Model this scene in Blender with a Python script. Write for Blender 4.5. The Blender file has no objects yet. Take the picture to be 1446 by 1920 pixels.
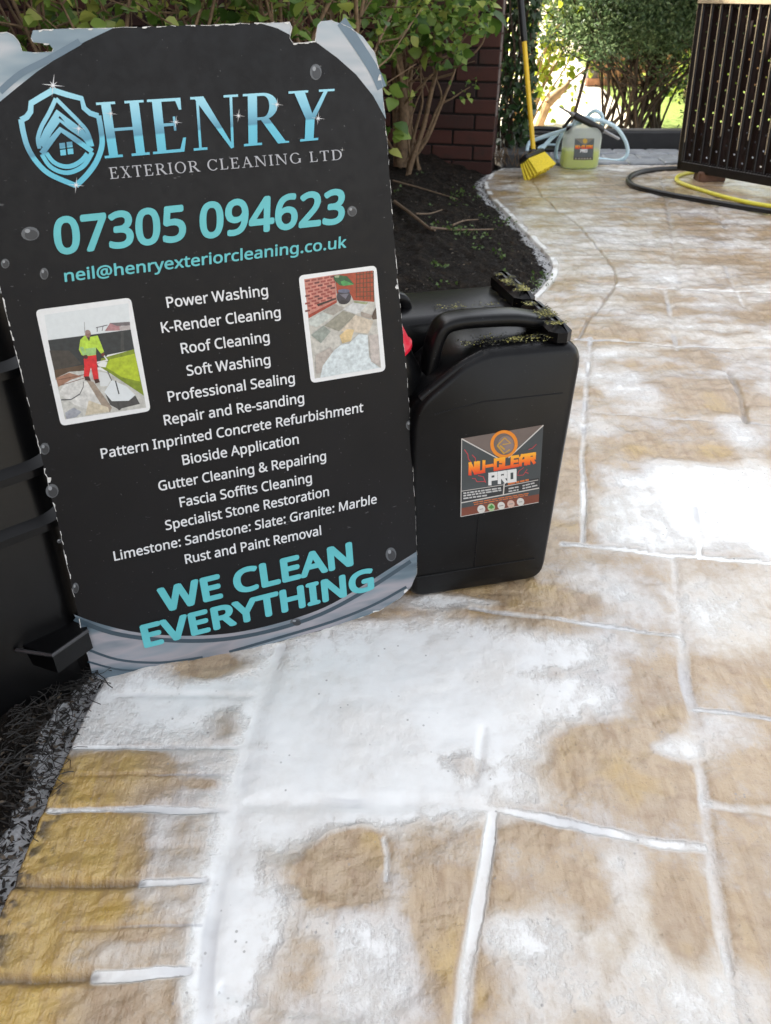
import bpy, math, random
import numpy as np
from mathutils import Vector, Matrix
from mathutils.geometry import tessellate_polygon

R = math.radians
random.seed(7)
rng = np.random.default_rng(11)
scene = bpy.context.scene
col = scene.collection

# ------------------------------------------------------------------ camera, world, sun, exposure
CAM_H, PITCH, FOC, CX, CY = 0.84, R(34.4), 1444.0, 723.0, 960.0
cam = bpy.data.cameras.new('camera')
cam.sensor_fit = 'VERTICAL'
cam.sensor_height = 36.0
cam.lens = FOC / 1920.0 * 36.0
cam.clip_start = 0.02
cam.clip_end = 500
cam.dof.use_dof = True
cam.dof.focus_distance = 1.15
cam.dof.aperture_fstop = 11.0
cam_ob = bpy.data.objects.new('camera', cam)
col.objects.link(cam_ob)
cam_ob.location = (0, 0, CAM_H)
cam_ob.rotation_euler = (R(90) - PITCH, 0, 0)
scene.camera = cam_ob

SUN_EL, SUN_AZ = R(43), R(-60)          # azimuth from +Y, clockwise seen from above
world = bpy.data.worlds.new('World')
scene.world = world
world.use_nodes = True
wn = world.node_tree
sky = wn.nodes.new('ShaderNodeTexSky')
sky.sky_type = 'NISHITA'
sky.sun_disc = False
sky.sun_elevation = SUN_EL
sky.sun_rotation = SUN_AZ
sky.air_density = 1.0
sky.dust_density = 3.0
sky.ozone_density = 0.6
bg = wn.nodes['Background']
bg.inputs['Strength'].default_value = 0.13
hs = wn.nodes.new('ShaderNodeHueSaturation')      # thin high cloud: a paler sky
hs.inputs['Saturation'].default_value = 0.22
wn.links.new(sky.outputs[0], hs.inputs['Color'])
wn.links.new(hs.outputs[0], bg.inputs[0])

sun = bpy.data.lights.new('sun', 'SUN')
sun.energy = 4.5
sun.angle = R(0.5)
sun.color = (1.0, 0.94, 0.84)
sun_ob = bpy.data.objects.new('sun', sun)
col.objects.link(sun_ob)
sd = Vector((math.sin(SUN_AZ) * math.cos(SUN_EL), math.cos(SUN_AZ) * math.cos(SUN_EL), math.sin(SUN_EL)))
sun_ob.rotation_euler = sd.to_track_quat('Z', 'Y').to_euler()
sun_ob.location = (-4, 3, 8)

scene.view_settings.view_transform = 'Standard'
scene.view_settings.look = 'None'
scene.view_settings.gamma = 1.0
scene.view_settings.exposure = 2.1

# ------------------------------------------------------------------ measuring helpers
CAMP = np.array([0, 0, CAM_H])


def ray(px, py):
    dx = (px - CX) / FOC
    v = -(py - CY) / FOC
    return np.array([dx, math.cos(PITCH) + v * math.sin(PITCH), -math.sin(PITCH) + v * math.cos(PITCH)])


def G(px, py, z=0.0):
    """photo measurement -> point at height z"""
    d = ray(px, py)
    return CAMP + d * ((z - CAM_H) / d[2])


def atY(px, py, Y):
    d = ray(px, py)
    return CAMP + d * (Y / d[1])


class Plane:
    def __init__(s, o, n):
        s.o = np.array(o, float)
        s.n = np.array(n, float) / np.linalg.norm(n)

    def at(s, px, py, lift=0.0):
        d = ray(px, py)
        t = ((s.o - CAMP) @ s.n) / (d @ s.n)
        return CAMP + d * t + s.n * lift


# ------------------------------------------------------------------ object helpers
def srgb(r, g, b, k=1.0):
    def f(c):
        c /= 255.0
        return c / 12.92 if c <= 0.04045 else ((c + 0.055) / 1.055) ** 2.4
    return (f(r) * k, f(g) * k, f(b) * k, 1)


def nodes_of(name):
    m = bpy.data.materials.new(name)
    m.use_nodes = True
    nt = m.node_tree
    return m, nt, nt.nodes['Principled BSDF']


def N(nt, kind, **kw):
    n = nt.nodes.new('ShaderNode' + kind)
    for k, v in kw.items():
        if hasattr(n, k):
            setattr(n, k, v)
        else:
            n.inputs[k.replace('_', ' ')].default_value = v
    return n


def ramp(nt, fac, stops):
    r = nt.nodes.new('ShaderNodeValToRGB')
    el = r.color_ramp.elements
    while len(el) < len(stops):
        el.new(0.5)
    for e, (p, c) in zip(el, stops):
        e.position = p
        e.color = c if len(c) == 4 else (*c, 1)
    nt.links.new(fac, r.inputs[0])
    return r.outputs[0]


def mixc(nt, fac, a, b):
    m = nt.nodes.new('ShaderNodeMix')
    m.data_type = 'RGBA'
    for s, v in ((m.inputs[0], fac), (m.inputs[6], a), (m.inputs[7], b)):
        if isinstance(v, (tuple, float, int)):
            s.default_value = v
        else:
            nt.links.new(v, s)
    return m.outputs[2]


def mapr(nt, v, a, b, c=0.0, d=1.0):
    m = nt.nodes.new('ShaderNodeMapRange')
    m.interpolation_type = 'SMOOTHSTEP'
    nt.links.new(v, m.inputs[0])
    for i, x in zip((1, 2, 3, 4), (a, b, c, d)):
        m.inputs[i].default_value = x
    return m.outputs[0]


def math_(nt, op, a, b=None):
    m = nt.nodes.new('ShaderNodeMath')
    m.operation = op
    for i, v in enumerate((a, b)):
        if v is None:
            continue
        if isinstance(v, (float, int)):
            m.inputs[i].default_value = v
        else:
            nt.links.new(v, m.inputs[i])
    return m.outputs[0]


def noise(nt, scale, detail=4, rough=0.55, vec=None, out=0):
    n = nt.nodes.new('ShaderNodeTexNoise')
    n.inputs['Scale'].default_value = scale
    n.inputs['Detail'].default_value = detail
    n.inputs['Roughness'].default_value = rough
    if vec is None:
        vec = nt.nodes.new('ShaderNodeTexCoord').outputs['Object']
    nt.links.new(vec, n.inputs['Vector'])
    return n.outputs[out]


def bump(nt, h, bs, strength=0.3, dist=0.002):
    b = nt.nodes.new('ShaderNodeBump')
    b.inputs['Strength'].default_value = strength
    b.inputs['Distance'].default_value = dist
    nt.links.new(h, b.inputs['Height'])
    nt.links.new(b.outputs[0], bs.inputs['Normal'])
    return b


def simple(name, c, rough=0.5, vary=0.25, scale=30, bmp=0.15, spec=0.5, metal=0.0, dist=0.001, speck=None):
    m, nt, bs = nodes_of(name)
    f = noise(nt, scale, 5, 0.6)
    lo = tuple(x * (1 - vary) for x in c[:3])
    hi = tuple(min(1, x * (1 + vary)) for x in c[:3])
    out = ramp(nt, f, [(0.3, lo), (0.7, hi)])
    if speck:
        g = noise(nt, speck[1], 3, 0.7)
        out = mixc(nt, mapr(nt, g, speck[2], speck[2] + 0.12), out, speck[0])
    nt.links.new(out, bs.inputs['Base Color'])
    bs.inputs['Roughness'].default_value = rough
    bs.inputs['Metallic'].default_value = metal
    bs.inputs['Specular IOR Level'].default_value = spec
    if bmp:
        bump(nt, noise(nt, scale * 4, 4, 0.6), bs, bmp, dist)
    return m


def leaf_mat(name, stops, trans=0.45, rough=0.45):
    m, nt, bs = nodes_of(name)
    a = N(nt, 'Attribute', attribute_name='tint')
    c = ramp(nt, a.outputs['Fac'], stops)
    nt.links.new(c, bs.inputs['Base Color'])
    bs.inputs['Roughness'].default_value = rough
    tr = nt.nodes.new('ShaderNodeBsdfTranslucent')
    nt.links.new(c, tr.inputs[0])
    mx = nt.nodes.new('ShaderNodeMixShader')
    mx.inputs[0].default_value = trans
    nt.links.new(bs.outputs[0], mx.inputs[1])
    nt.links.new(tr.outputs[0], mx.inputs[2])
    nt.links.new(mx.outputs[0], nt.nodes['Material Output'].inputs[0])
    return m


def tag(o, label=None, cat=None, group=None, kind=None):
    if label: o['label'] = label
    if cat: o['category'] = cat
    if group: o['group'] = group
    if kind: o['kind'] = kind
    return o


def thing(name, loc, label, cat, group=None):
    o = bpy.data.objects.new(name, None)
    o.empty_display_size = 0.05
    col.objects.link(o)
    o.location = loc
    return tag(o, label, cat, group)


def link(name, me, parent=None, mats=None):
    o = bpy.data.objects.new(name, me)
    col.objects.link(o)
    if mats is not None:
        for m in (mats if isinstance(mats, (list, tuple)) else [mats]):
            me.materials.append(m)
    if parent is not None:
        o.parent = parent
        if parent.parent is None:          # parts are drawn in world space; sub-parts share their part's frame
            o.matrix_parent_inverse = Matrix.Translation(-parent.location)
    return o


class MB:
    """collects geometry in world space and links it as one mesh"""

    def __init__(s):
        s.v, s.f, s.mi = [], [], []

    def add(s, verts, faces, mi=0):
        b = len(s.v)
        s.v += [tuple(map(float, v)) for v in verts]
        s.f += [tuple(i + b for i in f) for f in faces]
        s.mi += [mi] * len(faces)

    def box(s, c, size, ax=None, mi=0, bev=0.0):
        """box with chamfered edges; ax = three axis vectors"""
        A = np.eye(3) if ax is None else np.array(ax, float)
        h = np.array(size) / 2.0
        c = np.array(c, float)
        b = min(bev, h.min() * 0.6)
        if b <= 0:
            vs = [c + A.T @ (h * np.array(k)) for k in
                  ((-1, -1, -1), (1, -1, -1), (1, 1, -1), (-1, 1, -1), (-1, -1, 1), (1, -1, 1), (1, 1, 1), (-1, 1, 1))]
            s.add(vs, [(0, 3, 2, 1), (4, 5, 6, 7), (0, 1, 5, 4), (1, 2, 6, 5), (2, 3, 7, 6), (3, 0, 4, 7)], mi)
            return
        rings = []
        for z, ins in ((-h[2], b), (-h[2] + b, 0), (h[2] - b, 0), (h[2], b)):
            x, y = h[0] - ins, h[1] - ins
            q = [(-x + b, -y), (x - b, -y), (x, -y + b), (x, y - b), (x - b, y), (-x + b, y), (-x, y - b), (-x, -y + b)]
            rings.append([c + A.T @ np.array((p[0], p[1], z)) for p in q])
        s.loft(rings, mi)

    def loft(s, rings, mi=0, caps=True, closed=True):
        b = len(s.v)
        n = len(rings[0])
        vs = [p for r in rings for p in r]
        fs = []
        m = n if closed else n - 1
        for i in range(len(rings) - 1):
            for j in range(m):
                k = (j + 1) % n
                fs.append((i * n + j, i * n + k, (i + 1) * n + k, (i + 1) * n + j))
        if caps and closed:
            fs.append(tuple(reversed(range(n))))
            fs.append(tuple((len(rings) - 1) * n + j for j in range(n)))
        s.add(vs, fs, mi)

    def tube(s, pts, r, seg=8, mi=0, smooth=0):
        pts = [np.array(p, float) for p in pts]
        if smooth:
            pts, r = catmull(pts, smooth, r)
        n = len(pts)
        rs = r if isinstance(r, (list, tuple, np.ndarray)) else [r] * n
        t0 = pts[1] - pts[0]
        t0 /= np.linalg.norm(t0)
        u = np.cross(t0, [0.13, 0.2, 1.0])
        u /= np.linalg.norm(u)
        rings = []
        for i in range(n):
            t = pts[min(i + 1, n - 1)] - pts[max(i - 1, 0)]
            t /= (np.linalg.norm(t) + 1e-9)
            u = u - t * (u @ t)
            u /= (np.linalg.norm(u) + 1e-9)
            w = np.cross(t, u)
            rings.append([pts[i] + rs[i] * (math.cos(a) * u + math.sin(a) * w) for a in np.linspace(0, 2 * math.pi, seg, endpoint=False)])
        s.loft(rings, mi)

    def poly(s, pts, mi=0):
        """flat polygon, any outline"""
        pts = [Vector(p) for p in pts]
        tris = tessellate_polygon([pts])
        s.add(pts, [tuple(t) for t in tris], mi)

    def build(s, name, mats, parent=None, smooth=False, angle=40):
        me = bpy.data.meshes.new(name)
        me.from_pydata(s.v, [], s.f)
        if smooth:
            me.polygons.foreach_set('use_smooth', [True] * len(me.polygons))
            try:
                me.set_sharp_from_angle(angle=R(angle))
            except Exception:
                pass
        o = link(name, me, parent, mats)
        if any(s.mi):
            me.polygons.foreach_set('material_index', s.mi)
        me.update()
        return o


def catmull(pts, k, r):
    n = len(pts)
    out, ro = [], []
    rs = r if isinstance(r, (list, tuple, np.ndarray)) else [r] * n
    for i in range(n - 1):
        p0, p1, p2, p3 = pts[max(i - 1, 0)], pts[i], pts[i + 1], pts[min(i + 2, n - 1)]
        for j in range(k):
            t = j / k
            out.append(0.5 * (2 * p1 + (p2 - p0) * t + (2 * p0 - 5 * p1 + 4 * p2 - p3) * t * t + (3 * p1 - p0 - 3 * p2 + p3) * t ** 3))
            ro.append(rs[i] * (1 - t) + rs[i + 1] * t)
    out.append(pts[-1])
    ro.append(rs[-1])
    return out, ro


def np_mesh(name, V, F, mats, parent=None, smooth=True, attrs=None):
    """fast mesh from arrays; F is (n,3) or (n,4)"""
    me = bpy.data.meshes.new(name)
    k = F.shape[1]
    me.vertices.add(len(V))
    me.vertices.foreach_set('co', np.ascontiguousarray(V, np.float32).ravel())
    me.loops.add(F.size)
    me.loops.foreach_set('vertex_index', np.ascontiguousarray(F, np.int32).ravel())
    me.polygons.add(len(F))
    me.polygons.foreach_set('loop_start', np.arange(0, F.size, k, dtype=np.int32))
    me.polygons.foreach_set('loop_total', np.full(len(F), k, np.int32))
    if smooth:
        me.polygons.foreach_set('use_smooth', np.ones(len(F), bool))
    me.update(calc_edges=True)
    for an, arr in (attrs or {}).items():
        if arr.ndim == 1:
            a = me.attributes.new(an, 'FLOAT', 'POINT')
            a.data.foreach_set('value', arr.astype(np.float32))
        else:
            a = me.attributes.new(an, 'FLOAT_COLOR', 'POINT')
            a.data.foreach_set('color', arr.astype(np.float32).ravel())
    return link(name, me, parent, mats)


def vnoise(x, y, seed=0):
    xi = np.floor(x).astype(np.int64)
    yi = np.floor(y).astype(np.int64)
    fx, fy = x - xi, y - yi
    fx = fx * fx * (3 - 2 * fx)
    fy = fy * fy * (3 - 2 * fy)

    def h(a, b):
        n = (a * 374761393 + b * 668265263 + seed * 974634777) & 0x7fffffff
        n = ((n ^ (n >> 13)) * 1274126177) & 0x7fffffff
        return ((n ^ (n >> 16)) & 0xffff) / 65535.0
    a = h(xi, yi) * (1 - fx) + h(xi + 1, yi) * fx
    b = h(xi, yi + 1) * (1 - fx) + h(xi + 1, yi + 1) * fx
    return a * (1 - fy) + b * fy


def fbm(x, y, seed=0, octv=5, gain=0.5):
    s = np.zeros_like(x)
    a, tot = 1.0, 0.0
    for i in range(octv):
        s += a * vnoise(x * 2 ** i + 17.3 * i, y * 2 ** i - 9.1 * i, seed + i)
        tot += a
        a *= gain
    return s / tot


def sstep(a, b, x):
    t = np.clip((x - a) / (b - a), 0, 1)
    return t * t * (3 - 2 * t)


def seg_dist(X, Y, pl):
    """distance from points to a polyline"""
    d = np.full(X.shape, 9.0)
    for (x0, y0), (x1, y1) in zip(pl[:-1], pl[1:]):
        vx, vy = x1 - x0, y1 - y0
        t = np.clip(((X - x0) * vx + (Y - y0) * vy) / (vx * vx + vy * vy + 1e-12), 0, 1)
        d = np.minimum(d, np.hypot(X - x0 - t * vx, Y - y0 - t * vy))
    return d


# leaf cloud: one mesh of many small folded leaves
def leaf_template(kind):
    if kind == 'broad':        # pointed oval, folded on the midrib, drooping tip
        ys = [0, .18, .45, .75, 1.0]
        ws = [.02, .33, .42, .24, .0]
        zs = [0, .03, .03, -.02, -.10]
        v = []
        for y, w, z in zip(ys, ws, zs):
            v += [(-w, y, z + w * .28), (0, y, z), (w, y, z + w * .28)]
        f = []
        for i in range(4):
            for j in range(2):
                f.append((i * 3 + j, i * 3 + j + 1, i * 3 + j + 4, i * 3 + j + 3))
        return np.array(v), np.array(f)
    if kind == 'ivy':
        v = [(0, 0, 0), (.5, .15, .05), (.32, .45, .0), (.0, 1.0, -.08), (-.32, .45, .0), (-.5, .15, .05), (0, .4, -.03)]
        f = [(0, 1, 2, 6), (6, 2, 3, 4), (0, 6, 4, 5)]
        return np.array(v), np.array(f)
    v = [(-.12, 0, 0), (.12, 0, 0), (.2, .5, .06), (0.02, 1, 0), (-.02, 1, 0), (-.2, .5, .06)]
    f = [(0, 1, 2, 5), (5, 2, 3, 4)]
    return np.array(v), np.array(f)


def leaves(name, pos, dirs, size, mat, parent, kind='broad', seed=0, tint=None, up_bias=0.6):
    r = np.random.default_rng(seed)
    T, F = leaf_template(kind)
    n = len(pos)
    d = dirs / (np.linalg.norm(dirs, axis=1, keepdims=True) + 1e-9)
    nrm = r.normal(size=(n, 3)) * (1 - up_bias) + np.array([0, 0, 1]) * up_bias
    side = np.cross(d, nrm)
    side /= (np.linalg.norm(side, axis=1, keepdims=True) + 1e-9)
    nn = np.cross(side, d)
    s = size[:, None, None]
    V = pos[:, None, :] + s * (T[None, :, 0:1] * side[:, None, :] + T[None, :, 1:2] * d[:, None, :] + T[None, :, 2:3] * nn[:, None, :])
    FF = (F[None] + (np.arange(n) * len(T))[:, None, None]).reshape(-1, 4)
    if tint is None:
        tint = r.random(n)
    return np_mesh(name, V.reshape(-1, 3), FF, mat, parent, True, {'tint': np.repeat(tint, len(T))})
# ------------------------------------------------------------------ materials
M = {}
M['soil'] = None
M['stem'] = simple('bark', (0.16, 0.105, 0.06, 1), 0.8, 0.45, 60, 0.5)
M['dark_stem'] = simple('dark bark', (0.05, 0.033, 0.02, 1), 0.85, 0.4, 50, 0.5)
M['twig'] = simple('dry twig', (0.15, 0.105, 0.068, 1), 0.7, 0.35, 80, 0.3)
M['black_plastic'] = simple('black plastic', (0.0032, 0.0032, 0.0036, 1), 0.30, 0.3, 25, 0.25, dist=0.0006,
                            spec=0.22, speck=((0.10, 0.10, 0.105, 1), 210, 0.67))
M['bin_plastic'] = simple('bin plastic', (0.0022, 0.0022, 0.0025, 1), 0.30, 0.35, 20, 0.15, 0.25, dist=0.0008)
M['black_rubber'] = simple('black rubber', (0.005, 0.005, 0.006, 1), 0.4, 0.3, 60, 0.1)
M['red_plastic'] = simple('red plastic', (0.62, 0.012, 0.035, 1), 0.35, 0.1, 40, 0.05)
M['yellow_paint'] = simple('yellow plastic', (0.78, 0.50, 0.02, 1), 0.4, 0.1, 30, 0.05)
M['bristle'] = simple('yellow bristle', (0.80, 0.62, 0.03, 1), 0.6, 0.25, 200, 0.6, dist=0.002)
M['hose_blue'] = simple('pale blue hose', (0.50, 0.66, 0.74, 1), 0.25, 0.12, 30, 0.05)
M['hose_yellow'] = simple('yellow hose', (0.62, 0.56, 0.05, 1), 0.4, 0.12, 40, 0.05)
M['steel'] = simple('dull steel', (0.30, 0.30, 0.31, 1), 0.35, 0.2, 60, 0.05, metal=0.9)
M['concrete'] = simple('grey concrete', (0.27, 0.27, 0.26, 1), 0.85, 0.3, 25, 0.4)
M['dark_concrete'] = simple('dark concrete', (0.06, 0.06, 0.062, 1), 0.6, 0.35, 25, 0.4)
M['paver'] = simple('grey block paver', (0.24, 0.255, 0.275, 1), 0.35, 0.3, 18, 0.4, dist=0.002)
M['sleeper'] = simple('dark stained timber', (0.012, 0.012, 0.014, 1), 0.6, 0.4, 20, 0.4)
m, nt, bs = nodes_of('red brick')
isl = nt.nodes.new('ShaderNodeNewGeometry').outputs['Random Per Island']
c = ramp(nt, isl, [(0.0, (0.020, 0.009, 0.008, 1)), (0.4, (0.045, 0.015, 0.011, 1)), (0.8, (0.064, 0.020, 0.014, 1)), (1.0, (0.036, 0.017, 0.014, 1))])
n1 = noise(nt, 9, 6, 0.7)
c = mixc(nt, mapr(nt, n1, 0.48, 0.75, 0, .7), c, (0.020, 0.016, 0.012, 1))
nt.links.new(c, bs.inputs['Base Color'])
bs.inputs['Roughness'].default_value = 0.9
bump(nt, noise(nt, 60, 5, 0.7), bs, 0.6, 0.004)
M['brick'] = m
M['mortar'] = simple('dark mortar', (0.014, 0.010, 0.009, 1), 0.95, 0.3, 60, 0.5)
M['pale_mortar'] = simple('pale mortar', (0.17, 0.14, 0.13, 1), 0.9, 0.3, 40, 0.4)
M['algae'] = simple('yellow green algae', (0.22, 0.20, 0.03, 1), 0.8, 0.6, 220, 0.6)
M['grit'] = simple('black wet grit', (0.012, 0.011, 0.009, 1), 0.5, 0.5, 200, 0.6)
M['gate_steel'] = simple('gate steel', (0.012, 0.010, 0.010, 1), 0.3, 0.3, 40, 0.1)
M['gate_sheet'] = simple('brown sheet', (0.014, 0.006, 0.005, 1), 0.45, 0.5, 12, 0.2)
M['gate_lit_trim'] = simple('beige rail and sunlit edges', (0.46, 0.37, 0.24, 1), 0.35, 0.2, 40, 0.1)  # beige of the top rail, also the sunlight painted along bar and stile edges
M['wood'] = simple('brown wood', (0.10, 0.045, 0.022, 1), 0.7, 0.4, 20, 0.3)
M['cut_wood'] = simple('pale cut wood', (0.42, 0.27, 0.13, 1), 0.7, 0.3, 20, 0.3)

# ------------------------------------------------------------------ setting: ground sheet
m, nt, bs = nodes_of('garden ground')
g1 = noise(nt, 0.7, 5, 0.6)
g2 = noise(nt, 14, 5, 0.65)
c = ramp(nt, g2, [(0.3, (0.30, 0.25, 0.17, 1)), (0.7, (0.50, 0.44, 0.33, 1))])
nt.links.new(c, bs.inputs['Base Color'])
bs.inputs['Roughness'].default_value = 0.9
bump(nt, g2, bs, 0.6, 0.02)
mb = MB()
mb.add([(-60, -60, -.05), (60, -60, -.05), (60, 90, -.05), (-60, 90, -.05)], [(0, 1, 2, 3)])
tag(mb.build('ground', m), kind='structure')

# ------------------------------------------------------------------ path edge (bed side), path mesh with joints and suds
edge_px = [(990, 560), (1005, 550), (1030, 520), (1037, 495), (1025, 475), (1000, 450), (975, 425), (945, 395), (915, 365), (905, 345), (918, 326)]
edge_pts = [(-.42, -.6), (-.424, .3), (-.423, .45), (-.424, .64), (-.42, .77), (-.36, 1.05), (-.2, 1.45), (.04, 1.85), (.27, 2.17)] + \
           [tuple(G(*p)[:2]) for p in edge_px] + [(.70, 4.70)]
ex = np.array([p[0] for p in edge_pts])
ey = np.array([p[1] for p in edge_pts])
o_ = np.argsort(ey)
ex, ey = ex[o_], ey[o_]
_yy = np.linspace(-.6, 4.7, 600)
_xx = np.interp(_yy, ey, ex)
_k = np.hanning(19)
_k /= _k.sum()
_xs = np.convolve(np.pad(_xx, 9, mode='edge'), _k, 'valid')


def edgeX(y):
    return np.interp(y, _yy, _xs)


# joint lines traced off the photograph: (points, half width m, depth m, suds lying in the joint)
J = [
    ([(527, 1210), (505, 1260), (480, 1330), (463, 1400), (450, 1470), (435, 1550), (415, 1650), (395, 1760), (385, 1840), (380, 1930)], .011, .006, 1.0),
    ([(220, 1302), (350, 1300), (475, 1302)], .005, .004, .9), ([(135, 1402), (300, 1401), (465, 1399)], .005, .004, .9),
    ([(90, 1517), (250, 1516), (430, 1514)], .005, .005, .9), ([(-10, 1658), (200, 1657), (270, 1656)], .005, .006, -.6),
    ([(270, 1656), (330, 1654), (385, 1650)], .006, .004, 1.0), ([(-40, 1837), (60, 1836), (180, 1831)], .005, .006, -.6),
    ([(180, 1831), (270, 1826), (355, 1818)], .006, .004, 1.0),
    ([(135, 1453), (300, 1455), (430, 1452)], .002, .002, 0), ([(120, 1742), (260, 1741), (380, 1737)], .002, .002, .3),
    ([(1262, 1040), (1275, 1150), (1283, 1220), (1290, 1280), (1303, 1325), (1309, 1400), (1316, 1480), (1324, 1540), (1338, 1620), (1353, 1725), (1368, 1820), (1382, 1940)], .009, .006, .55),
    ([(1308, 1329), (1370, 1336), (1470, 1350)], .005, .005, .9), ([(1320, 1500), (1390, 1511), (1470, 1524)], .008, .006, .6),
    ([(440, 1500), (600, 1500), (723, 1506), (820, 1500), (913, 1512), (1023, 1530), (1100, 1548), (1173, 1559), (1250, 1574), (1322, 1584)], .008, .006, .75),
    ([(925, 1515), (915, 1570), (908, 1630), (893, 1725), (878, 1825), (868, 1940)], .008, .006, .85),
    ([(905, 1365), (898, 1425), (888, 1465)], .005, .003, .5),
    ([(415, 1853), (460, 1866), (500, 1884), (580, 1892), (660, 1900)], .007, .006, .1),
    ([(722, 1570), (728, 1600), (726, 1645)], .004, .003, .5),
    ([(1054, 1017), (1140, 1024), (1242, 1037), (1340, 1045), (1470, 1058)], .007, .005, .85),
    ([(1310, 1045), (1311, 995), (1305, 950)], .006, .004, .8),
    ([(880, 1142), (1000, 1154), (1092, 1166), (1180, 1178), (1276, 1195)], .005, .004, .7),
    ([(1092, 1015), (1093, 940), (1094, 871), (1096, 777), (1102, 696), (1107, 632)], .007, .005, .7),
    ([(1079, 634), (1170, 638), (1267, 647), (1360, 648), (1470, 652)], .007, .005, .7),
    ([(1156, 535), (1200, 538), (1250, 541), (1360, 544), (1470, 547)], .007, .005, .7),
    ([(1246, 541), (1255, 580), (1263, 619), (1270, 655)], .009, .006, .5), ([(1359, 500), (1376, 535), (1396, 574)], .009, .006, .5),
    ([(1096, 772), (1190, 778), (1330, 786), (1470, 796)], .006, .004, .5), ([(1366, 694), (1378, 720), (1392, 750), (1401, 790)], .008, .009, -.4),
    ([(1336, 658), (1390, 676), (1470, 702)], .006, .004, .5), ([(1240, 330), (1250, 380), (1265, 460), (1273, 541)], .010, .006, .3),
    ([(1165, 467), (1250, 470), (1340, 471), (1470, 473)], .010, .006, .4), ([(1340, 376), (1352, 405), (1362, 430)], .010, .006, .2),
    ([(1110, 428), (1250, 428), (1470, 432)], .011, .006, .3), ([(1050, 395), (1200, 396), (1470, 400)], .012, .006, .3),
    ([(1020, 368), (1200, 368), (1460, 370)], .013, .006, .3), ([(1010, 345), (1250, 345), (1440, 346)], .015, .006, .3),
    ([(1000, 340), (1015, 365), (1045, 395), (1080, 415), (1110, 450), (1135, 480), (1153, 508), (1155, 530), (1138, 560), (1105, 600), (1085, 632)], .0045, .005, -.4),
    ([(1038, 520), (1090, 525), (1152, 533)], .006, .005, -.3),
]
for k in range(30):                    # thin boards of the curved border, fanned across it
    yy_ = 2.30 + k * .072
    J.append((None, .0035, .003, -.22 if k % 3 else .5, yy_))


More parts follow.
